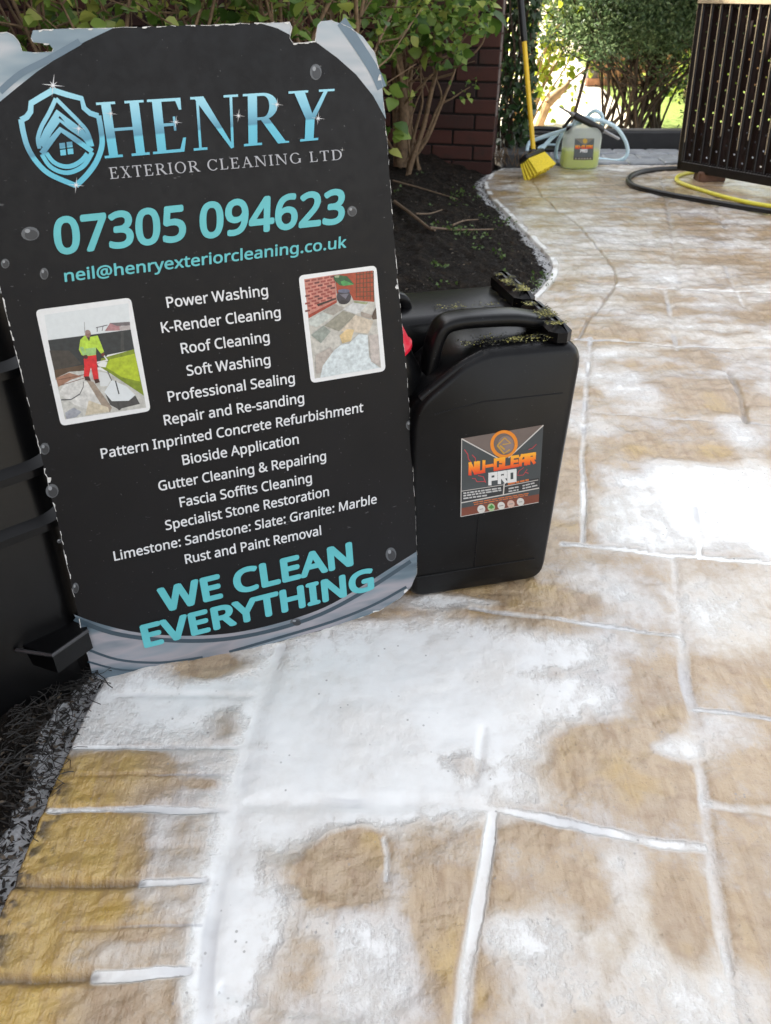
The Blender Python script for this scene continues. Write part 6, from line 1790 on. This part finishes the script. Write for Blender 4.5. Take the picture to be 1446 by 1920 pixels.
for (px, py, n, sc_) in ((738, 245, 5, .07), (740, 280, 3, .07), (865, 172, 7, .028), (888, 163, 8, .028), (727, 175, 6, .06), (772, 187, 5, .045), (845, 98, 6, .07), (806, 80, 5, .085), (795, 100, 5, .06), (925, 32, 2, .11), (820, 130, 7, .04)):
    for i in range(n):
        EP.append(atY(px + rs.normal() * 9, py + rs.normal() * 8, Yb - .15 if px > 760 else 3.3))
        ED.append(rs.normal(size=3) * [.8, .6, .5] + [0.1, -.3, -.1])
        ES.append(sc_ * rs.uniform(.7, 1.1))
bx = atY(755, 312, Yb)
shrub((bx[0] - .02, Yb, zs(bx[0], Yb)), 41, 'shrub with bare forked branches spreading in front of the brick wall', G1, 9, 420, 1.2, (.035, .07), (-.15, -.1), ex_br, .55, (np.array(EP), np.array(ED), np.array(ES)))
# leaves reaching over the board from the first shrubs
# ivy at the end of the wall
t = thing('ivy', (.72, 4.85, 0), 'dark ivy climbing beside the end of the brick wall', 'ivy')
mb = MB()
ri = np.random.default_rng(15)
for k in range(14):
    p = np.array([.70 + ri.normal() * .03, 4.83 + ri.normal() * .04, 0])
    pts = [p]
    for i in range(8):
        p = p + np.array([ri.normal() * .03 + .003, ri.normal() * .02, .16])
        pts.append(p)
    mb.tube(pts, ri.uniform(.004, .010), 6, smooth=2)
mb.build('stem', M['dark_stem'], t, True)
n = 2600
z = ri.uniform(.0, 1.5, n)
th_ = ri.uniform(0, 2 * math.pi, n)
rad = .045 + .06 * np.sqrt(ri.random(n)) + .015 * np.sin(z * 9)
ip = np.stack([.705 + .02 * z + rad * np.cos(th_), 4.86 + rad * np.sin(th_) * 1.4, .10 + z], -1)
idr = np.stack([np.cos(th_) * .6, np.sin(th_) * .6, -.6 + 0 * z], -1) + ri.normal(size=(n, 3)) * .5
leaves('foliage', ip, idr, ri.uniform(.022, .048, n), leaf_mat('ivy leaf', [(0, (0.012, 0.032, 0.010, 1)), (.6, (0.03, 0.07, 0.02, 1)), (.9, (0.07, .12, .04, 1)), (1, (.22, .28, .24, 1))], .25, .4), t, 'ivy', 16, None, .2)
# dry stalks at the foot of the ivy
mb = MB()
for k in range(26):
    p = np.array([.66 + ri.normal() * .05, 4.60 + ri.normal() * .04, .02])
    d = np.array([ri.normal() * .6, ri.normal() * .3 - .2, .8 + ri.random()])
    d /= np.linalg.norm(d)
    mb.tube([p, p + d * .05, p + d * .1 + np.array([0, 0, -.015])], .0025, 5)
tag(mb.build('dry_stalks', M['twig'], None, True), 'tuft of dry pale stalks at the foot of the ivy', 'dead plant')

# sunlit yellow-green shrub
t = thing('sunlit_shrub', (1.02, 6.5, -.04), 'bright yellow green backlit shrub behind the broom', 'shrub')
ry = np.random.default_rng(33)
mb = MB()
LP, LD = [], []
for k in range(20):
    p = np.array([1.0 + ry.normal() * .06, 6.5 + ry.normal() * .06, -.05])
    d = np.array([ry.uniform(-.5, .75), ry.uniform(-.5, .5), 1.0])
    d /= np.linalg.norm(d)
    pts = [p]
    for i in range(8):
        d = d + ry.normal(size=3) * .08
        d /= np.linalg.norm(d)
        p = p + d * .19
        pts.append(p)
        if i > 0:
            for q in range(14):
                v = ry.normal(size=3) * .11
                LP.append(p + v)
                LD.append(v * 6 + ry.normal(size=3) * .4)
    mb.tube(pts, [.009 - .0009 * i for i in range(9)], 6)
mb.build('stem', M['cut_wood'], t, True)
LP, LD = np.array(LP), np.array(LD)
leaves('foliage', LP, LD, ry.uniform(.03, .065, len(LP)), leaf_mat('lime leaf', [(0, (0.16, 0.24, 0.02, 1)), (1, (0.42, 0.46, 0.05, 1))], .6, .4), t, 'broad', 5, None, .4)

# large dark conifer-like bush
t = thing('evergreen_bush', (1.66, 5.95, -.04), 'large dark grey green evergreen bush on fanned trunks behind the timber edging', 'bush')
rc = np.random.default_rng(61)
mb = MB()
tips = []
CC = np.array([1.72, 5.95, .86])
for k in range(34):
    a = rc.uniform(-1, 1)
    p = np.array([1.66 + rc.normal() * .16, 5.9 + rc.normal() * .12, -.05])
    tgt = CC + np.array([a * .72, rc.uniform(-.45, .35), rc.uniform(-.35, .5)])
    mid = (p * .55 + tgt * .45) + np.array([-(tgt[0] - p[0]) * .12, rc.normal() * .05, .02])
    rad = rc.uniform(.006, .015)
    mb.tube([p, (p + mid) / 2 + rc.normal(size=3) * .012, mid, (mid + tgt) / 2 + rc.normal(size=3) * .02, tgt], [rad, rad * .9, rad * .75, rad * .5, rad * .25], 7, smooth=3)
    for q in range(6):
        s = mid + (tgt - mid) * rc.uniform(-.3, .9)
        e = s + np.array([rc.normal() * .16, rc.normal() * .14, rc.uniform(.05, .28)])
        mb.tube([s, (s + e) / 2 + rc.normal(size=3) * .012, e], [rad * .4, rad * .3, .002], 5)
        tips.append(e)
mb.build('trunk', M['dark_stem'], t, True, 60)
cl = []
while len(cl) < 270:
    v = rc.normal(size=3)
    v /= np.linalg.norm(v)
    p = CC + v * np.array([.66, .46, .58]) * rc.uniform(.55, 1.03)
    lowz = .47 - .16 * sstep(1.6, 2.2, np.array(p[0])) - .14 * sstep(1.35, 1.1, np.array(p[0]))
    if p[2] > lowz + .05 * rc.normal():
        cl.append((p, .10 + .05 * rc.random(), rc.random()))
for e in tips:
    if e[2] > .50: cl.append((e, .07, rc.random()))
for k in range(7):    # loose sprays low on the right
    cl.append((np.array([rc.uniform(1.85, 2.25), rc.uniform(5.7, 5.95), rc.uniform(.06, .36)]), .06, rc.random()))
LP, LD, LT = [], [], []
for p, sz, tn in cl:
    n = 170
    o3 = rc.normal(size=(n, 3)) * sz * [.62, .62, .5]
    LP.append(p + o3)
    LD.append(o3 / sz + rc.normal(size=(n, 3)) * .5 + [0, 0, .35])
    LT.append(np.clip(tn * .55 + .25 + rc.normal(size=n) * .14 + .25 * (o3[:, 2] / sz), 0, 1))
LP, LD, LT = np.concatenate(LP), np.concatenate(LD), np.concatenate(LT)
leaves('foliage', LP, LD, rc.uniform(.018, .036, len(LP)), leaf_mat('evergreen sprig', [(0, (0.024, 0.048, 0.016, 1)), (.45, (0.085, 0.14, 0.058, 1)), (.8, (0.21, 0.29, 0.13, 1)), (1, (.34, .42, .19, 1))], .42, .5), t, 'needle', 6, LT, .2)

# bright mixed shrubs far behind
for k, (x, y, h_, lb) in enumerate(((2.9, 8.0, 1.5, 'sunlit lime shrub seen through the trunks of the dark bush'), (.45, 9.5, 1.6, 'pale sunlit shrub far behind the broom handle'), (3.6, 7.0, 1.4, 'sunlit shrub behind the metal gate'))):
    t = thing('garden_shrub', (x, y, -.04), lb, 'shrub', 'sunlit shrubs beyond the edging')
    mb = MB()
    LP, LD = [], []
    for q in range(16):
        p = np.array([x + ry.normal() * .1, y + ry.normal() * .1, -.05])
        d = np.array([ry.uniform(-.6, .6), ry.uniform(-.5, .5), 1.0])
        pts = [p]
        for i in range(7):
            p = p + d / np.linalg.norm(d) * h_ / 7 + ry.normal(size=3) * .02
            pts.append(p)
            for g_ in range(16):
                v = ry.normal(size=3) * .14
                LP.append(p + v)
                LD.append(v * 5 + ry.normal(size=3) * .4)
        mb.tube(pts, [.012 - .001 * i for i in range(8)], 6)
    mb.build('stem', M['stem'], t, True)
    LP, LD = np.array(LP), np.array(LD)
    leaves('foliage', LP, LD, ry.uniform(.04, .08, len(LP)), leaf_mat('garden leaf', [(0, (0.12, 0.20, 0.02, 1)), (1, (0.34, 0.40, 0.06, 1))], .5, .4), t, 'broad', 9 + k, None, .4)
mb = MB()
mb.tube([atY(1028, 192, 6.0), atY(1040, 180, 6.0), atY(1060, 163, 6.0), atY(1068, 150, 6.05)], [.038, .034, .020, .008], 9, smooth=3)
mb.tube([atY(1028, 192, 6.0), atY(1000, 262, 6.05)], [.030, .034], 8)
tag(mb.build('cut_branch', M['cut_wood'], None, True), 'pale cut stump of branch in the sun left of the dark bush', 'branch')

# ------------------------------------------------------------------ broom
g0, g1_ = G(988, 344), G(1040, 319)
bl_ = (g1_ - g0) / np.linalg.norm(g1_ - g0)
bs_ = np.array([bl_[1], -bl_[0], 0])       # towards the viewer
bc = (g0 + g1_) / 2
broom = thing('broom', bc.tolist(), 'broom with yellow bristles and long yellow handle standing on the wet path', 'broom')
tilt = R(38)
ba = CZ * math.cos(tilt) - bs_ * math.sin(tilt)      # from bristle tips up to the stock
bt2 = np.cross(bl_, ba)
stock_c = bc + ba * .105 + CZ * .012
LBm = .24
mb = MB()
mb.box(stock_c, (LBm, .062, .030), (bl_, np.cross(ba, bl_), ba), 0, .009)
mb.build('stock', M['black_rubber'], broom, True, 30)
mb = MB()
rb = random.Random(3)
sdir = np.cross(ba, bl_)
for i in range(20):
    for j in range(5):
        o_ = bl_ * ((i - 9.5) / 20 * (LBm - .01)) + sdir * ((j - 2) * .012)
        top = stock_c - ba * .012 + o_
        sp = bl_ * ((i - 9.5) / 20 * .03 + rb.uniform(-.002, .002)) + sdir * ((j - 2) * .007)
        bot = stock_c - ba * (.098 + rb.uniform(-.004, .004)) + o_ + sp
        mb.tube([top, (top * .5 + bot * .5) + sp * .05, bot], [.0052, .0062, .0078], 6)
mb.build('bristles', M['bristle'], broom, True)
mb = MB()
hb = stock_c + ba * .008
h1, h2, h3 = atY(1001, 284, bc[1] + .06), atY(983, 78, bc[1] + .16), atY(970, -75, bc[1] + .24)
mb.tube([hb, hb * .3 + h1 * .7, h1], [.017, .019, .018], 10)
mb.build('socket', M['black_rubber'], broom, True, 50)
mb = MB()
hx = h2 + (h3 - h2) * 1.5
mb.tube([h1 * .9 + hb * .1, h2, hx], .0125, 12)
mb.build('handle', M['yellow_paint'], broom, True, 50)
mb = MB()
g_ = [h2 + (h3 - h2) * t_ for t_ in (0, .05, .5, 1.0, 1.5, 1.55)]
mb.tube(g_, [.014, .0175, .0165, .0175, .0175, .012], 12)
mb.build('grip', M['black_rubber'], broom, True, 50)

# ------------------------------------------------------------------ half full translucent jerrycan
jb = G(1089, 318)
jug = thing('plastic_jerrycan', jb.tolist(), 'small translucent jerrycan half full of yellow green liquid', 'jerrycan')
JW, JD, JH = .197, .13, .225
jc = jb + np.array([0, JD / 2, 0])


def jring(z, ins, rad=.03):
    a, b = JW / 2 - ins, JD / 2 - ins
    rad = max(.004, min(rad, a * .6, b * .6))
    q = []
    for (sx_, sy_, st_) in ((1, 1, 0), (-1, 1, 90), (-1, -1, 180), (1, -1, 270)):
        for an in np.linspace(st_, st_ + 90, 6):
            q.append(jc + np.array([sx_ * (a - rad) + rad * math.cos(R(an)), sy_ * (b - rad) + rad * math.sin(R(an)), z]))
    return q


m, nt, bs = nodes_of('milky plastic')
bs.inputs['Base Color'].default_value = (.80, .84, .84, 1)
bs.inputs['Roughness'].default_value = .3
tr = nt.nodes.new('ShaderNodeBsdfTranslucent')
tr.inputs[0].default_value = (.85, .9, .88, 1)
tp = nt.nodes.new('ShaderNodeBsdfTransparent')
x1 = nt.nodes.new('ShaderNodeMixShader')
x1.inputs[0].default_value = .5
nt.links.new(bs.outputs[0], x1.inputs[1]); nt.links.new(tr.outputs[0], x1.inputs[2])
x2 = nt.nodes.new('ShaderNodeMixShader')
x2.inputs[0].default_value = .6
nt.links.new(x1.outputs[0], x2.inputs[1]); nt.links.new(tp.outputs[0], x2.inputs[2])
nt.links.new(x2.outputs[0], nt.nodes['Material Output'].inputs[0])
mb = MB()
mb.loft([jring(0, .02), jring(.003, .006), jring(.014, 0), jring(.155, 0), jring(.180, .006), jring(.200, .022), jring(.212, .040), jring(.216, .055)])
mb.build('body', m, jug, True, 50)
m, nt, bs = nodes_of('yellow green liquid')
bs.inputs['Base Color'].default_value = (.66, .72, .06, 1)
bs.inputs['Roughness'].default_value = .2
tr = nt.nodes.new('ShaderNodeBsdfTranslucent')
tr.inputs[0].default_value = (.82, .88, .10, 1)
x1 = nt.nodes.new('ShaderNodeMixShader')
x1.inputs[0].default_value = .5
nt.links.new(bs.outputs[0], x1.inputs[1]); nt.links.new(tr.outputs[0], x1.inputs[2])
nt.links.new(x1.outputs[0], nt.nodes['Material Output'].inputs[0])
mb = MB()
mb.loft([jring(.004, .014), jring(.016, .003), jring(.092, .003)])
mb.build('liquid', m, jug, True, 50)
mb = MB()
hp = [jc + np.array([x, 0, z]) for x, z in ((-.05, .20), (-.05, .232), (-.02, .246), (.03, .246), (.05, .230), (.05, .20))]
mb.tube(hp, .010, 8, smooth=4)
mb.build('handle', M['hose_blue'], jug, True)
mb = MB()
ring = lambda z, r__: [jc + np.array([-.075 + r__ * math.cos(a) * .8, r__ * math.sin(a), z]) for a in np.linspace(0, 2 * math.pi, 16, endpoint=False)]
mb.loft([ring(.17, .022), ring(.205, .022), ring(.208, .016)])
mb.build('cap', M['black_rubber'], jug, True)
JP = Plane(jc - np.array([0, JD / 2, 0]), (0, -1, 0))
C7 = lambda p: (960 + p[0] / 6.025, 180 + p[1] / 6.025)
jl = lambda p, k: JP.at(*C7(p), .0008 + .0001 * k)
mb = MB()
mb.poly([jl(p, 0) for p in [(712, 480), (930, 478), (914, 722), (694, 722)]], 0)
mb.poly([jl(p, 1) for p in [(712, 480), (930, 478), (822, 562)]], 1)
mb.poly([jl(p, 1) for p in [(697, 690), (917, 690), (914, 722), (694, 722)]], 2)
mb.poly([jl(p, 2) for p in ell(826, 508, 26, 28)], 3)
for x in (722, 758, 790, 822, 854, 886):
    mb.poly([jl(p, 3) for p in ell(x, 706, 10, 9, 10)], 4)
jlab = mb.build('label', [lmat((84, 90, 92)), lmat((126, 122, 110)), lmat((62, 58, 54)), lmat((206, 170, 70)), lmat((170, 164, 150))], jug)
block_text('NU-CLEAR', [(718, 596), (906, 594), (908, 554), (720, 556)], M['fire'], 10, jlab, jl, None)
block_text('PRO', [(774, 638), (846, 636), (848, 600), (776, 602)], lmat((226, 226, 226)), 10, jlab, jl, None)

# ------------------------------------------------------------------ pale blue hose, black hose, lance
def curve7(pts):
    return [atY(*C7(p[:2]), p[2]) for p in pts]


loop = curve7([(215, 742, 4.62), (180, 690, 4.64), (172, 600, 4.68), (205, 520, 4.72), (290, 485, 4.72), (450, 430, 4.70), (600, 385, 4.66), (710, 325, 4.64), (830, 285, 4.64), (950, 268, 4.64), (1060, 292, 4.66), (1180, 360, 4.70), (1268, 480, 4.74),
                   (1308, 600, 4.76), (1285, 690, 4.76), (1190, 735, 4.78), (1060, 722, 4.82), (930, 712, 4.84), (700, 730, 4.84), (560, 735, 4.82), (500, 690, 4.80), (510, 560, 4.78), (560, 440, 4.76), (640, 345, 4.76), (820, 262, 4.74),
                   (890, 190, 4.72), (950, 168, 4.70), (1005, 200, 4.70), (1025, 270, 4.69), (1020, 340, 4.67)])
mb = MB()
mb.tube(loop, .0105, 9, smooth=6)
tag(mb.build('clear_hose', M['hose_blue'], None, True), 'pale blue hose looped around and over the translucent jerrycan', 'hose')
mb = MB()
mb.tube(curve7([(520, 415, 4.74), (450, 475, 4.72), (370, 560, 4.70), (290, 660, 4.66), (250, 730, 4.63)]), .0115, 9, smooth=5)
tag(mb.build('hose_end', M['hose_blue'], None, True), 'straight length of pale hose slanting down behind the broom', 'hose')
mb = MB()
mb.tube(curve7([(290, 592, 4.86), (350, 556, 4.88), (430, 548, 4.88), (520, 552, 4.88)]), .006, 8, smooth=5)
tag(mb.build('thin_hose', M['hose_blue'], None, True), 'thin blue hose lying on the black hose coil', 'hose')
mb = MB()
pts = []
cc = atY(*C7((400, 590)), 4.98)
for k in range(90):
    a = k * .24
    pts.append(np.array([cc[0] + (.13 + .01 * math.sin(k)) * math.cos(a), 5.0 + .11 * math.sin(a), .022 + .00125 * k]))
mb.tube(pts, .013, 8)
tag(mb.build('hose_coil', M['black_rubber'], None, True), 'black hose coil on the grey pavers behind the broom', 'hose')
lance = thing('spray_lance', curve7([(870, 300, 4.60)])[0].tolist(), 'black spray lance lying across the top of the translucent jerrycan', 'lance')
lp = curve7([(530, 118, 4.56), (660, 192, 4.58), (700, 212, 4.59), (1030, 392, 4.62), (1060, 405, 4.62), (1210, 485, 4.66)])
mb = MB()
mb.tube([lp[0], lp[1]], [.004, .007], 8)
mb.tube([lp[1], lp[2]], [.010, .011], 8)
mb.build('nozzle', M['steel'], lance, True)
mb = MB()
mb.tube([lp[2], lp[2] * .95 + lp[3] * .05, lp[2] * .5 + lp[3] * .5, lp[2] * .04 + lp[3] * .96, lp[3]], [.012, .019, .017, .021, .014], 12)
mb.build('grip', M['black_rubber'], lance, True, 50)
mb = MB()
mb.tube([lp[3], lp[4], lp[5]], [.012, .009, .007], 10)
mb.build('connector', M['steel'], lance, True)
tg = curve7([(585, 355, 4.70), (610, 325, 4.69), (650, 270, 4.68), (690, 228, 4.66)])
mb = MB()
mb.tube(tg, [.012, .009, .010, .011], 9, smooth=3)
tag(mb.build('spray_trigger', M['black_rubber'], None, True), 'short black spray trigger pipe leaning left of the spray lance', 'trigger')


def ground_hose(name, pts, rad, mat, label):
    P3 = []
    for p in pts:
        q = G(p[0], p[1], rad)
        q[2] = rad - .002
        P3.append(q)
    mb = MB()
    mb.tube(P3, rad, 10, smooth=8)
    tag(mb.build(name, mat, None, True), label, 'hose')


ground_hose('pressure_hose', [(1330, 318), (1282, 315), (1235, 317), (1200, 322), (1180, 332), (1182, 343), (1205, 353), (1255, 364), (1320, 375), (1385, 386), (1450, 396), (1520, 406)], .0125, M['black_rubber'], 'black pressure hose curving across the wet path')
ground_hose('garden_hose', [(1345, 326), (1305, 323), (1280, 326), (1269, 333), (1276, 342), (1310, 354), (1350, 366), (1400, 378), (1450, 386), (1530, 394)], .0095, M['hose_yellow'], 'yellow garden hose curving under the metal gate')

# ------------------------------------------------------------------ dark metal gate at the right
gb0 = atY(1280, 314, 4.39)
gt0 = atY(1322, 0, 4.50)
gb1 = atY(1446, 366, 3.98)
gx = gb1 - gb0
gx[2] = 0
gl = np.linalg.norm(gx)
gx /= gl
gup = gt0 - gb0
gup -= gx * (gup @ gx)
gup /= np.linalg.norm(gup)
gsh = (gt0 - gb0) / ((gt0 - gb0) @ gup)     # keeps the left stile on its own line
gn = np.cross(gx, gup)
if gn[1] > 0: gn = -gn
GW, GH = 1.25, (gt0 - gb0) @ gup
gate = thing('metal_gate', (gb0 + gx * .5).tolist(), 'dark brown metal gate with upright bars and a pierced sheet at the right edge', 'gate')


def gp(u, v, k=0.0):
    return gb0 + gx * u + gsh * v + gn * k


def gbar(mb, u0, v0, u1, v1, w, th, k, mi=0):
    a, b = gp(u0, v0, k), gp(u1, v1, k)
    t_ = b - a
    L_ = np.linalg.norm(t_)
    t_ /= L_
    s = np.cross(gn, t_)
    mb.box((a + b) / 2, (L_, w, th), (t_, s, gn), mi, .0015)


# pierced, lightly fluted sheet: real holes
mb = MB()
pit, v0 = .068, .03
cols = int(GW / .05)
for i in range(cols):
    u = .008 + i * .05
    zk = .004 * math.cos(i * math.pi)
    zn = .004 * math.cos((i + 1) * math.pi)
    zm = (zk + zn) / 2
    du_ = .004
    uc = u + .025
    off = (i % 2) * pit / 2
    nv = int((GH + .30 - v0) / pit)
    mb.add([gp(u, v0, zk), gp(uc - du_, v0, zm), gp(uc - du_, GH + .3, zm), gp(u, GH + .3, zk)], [(0, 1, 2, 3)])
    mb.add([gp(uc + du_, v0, zm), gp(u + .05, v0, zn), gp(u + .05, GH + .3, zn), gp(uc + du_, GH + .3, zm)], [(0, 1, 2, 3)])
    vv = v0
    for j in range(nv + 1):
        ve = min(v0 + off + j * pit + .03, GH + .3)
        mb.add([gp(uc - du_, vv, zm), gp(uc + du_, vv, zm), gp(uc + du_, ve, zm), gp(uc - du_, ve, zm)], [(0, 1, 2, 3)])
        vv = ve + .008
mb.build('pierced_sheet', M['gate_sheet'], gate)
for i in range(cols // 1):
    if i % 1: continue
    mb = MB()
    u = .008 + i * .05
    gbar(mb, u, .02, u, GH + .3, .011, .012, .013)
    b_ = mb.build('bar', M['gate_steel'], gate)
mb = MB()
for i in range(0, cols, 1):
    u = .008 + i * .05
    gbar(mb, u - .0035, .12 + .05 * (i % 3), u - .0035, GH - .012, .0035, .004, .0205)  # sun-caught edges of the bars laid on as pale strips
mb.build('bar_sunlit_edge', M['gate_lit_trim'], gate)
mb = MB()
gbar(mb, -.01, -.005, -.01, GH + .3, .024, .03, .006)
mb.build('stile', M['gate_steel'], gate)
mb = MB()
gbar(mb, -.022, .05, -.022, GH, .004, .024, .008)  # sunlit edge of the stile, built as a pale strip
mb.build('stile_sunlit_edge', M['gate_lit_trim'], gate)
mb = MB()
gbar(mb, -.02, .01, GW, .01, .042, .03, .006)
mb.build('bottom_rail', M['gate_steel'], gate)
for i in range(int(GW / .012)):
    pass
mb = MB()
for i in range(int(GW / .016)):
    u = i * .016
    c_ = gp(u, .036, .014)
    mb.loft([[c_ + gx * a + gup * b for a, b in ((-.006, -.006), (.006, -.006), (.006, .006), (-.006, .006))], [c_ + gn * .008 + gx * a * .2 + gup * b * .2 for a, b in ((-.006, -.006), (.006, -.006), (.006, .006), (-.006, .006))]][::-1])
    c_ = gp(u, GH - .022, .014)
    mb.loft([[c_ + gx * a + gup * b for a, b in ((-.006, -.006), (.006, -.006), (.006, .006), (-.006, .006))], [c_ + gn * .008 + gx * a * .2 + gup * b * .2 for a, b in ((-.006, -.006), (.006, -.006), (.006, .006), (-.006, .006))]][::-1])
mb.build('stud_row', M['gate_steel'], gate)
mb = MB()
gbar(mb, -.02, GH + .002, GW, GH + .002, .034, .034, .012)
mb.build('top_rail', M['gate_lit_trim'], gate)
mb = MB()
q = G(1325, 338)
mb.box(q + np.array([0.02, 0.02, .018]), (.14, .09, .05), None, 0, .006)
tag(mb.build('wood_block', M['wood'], None), 'small brown block of wood under the metal gate', 'block')
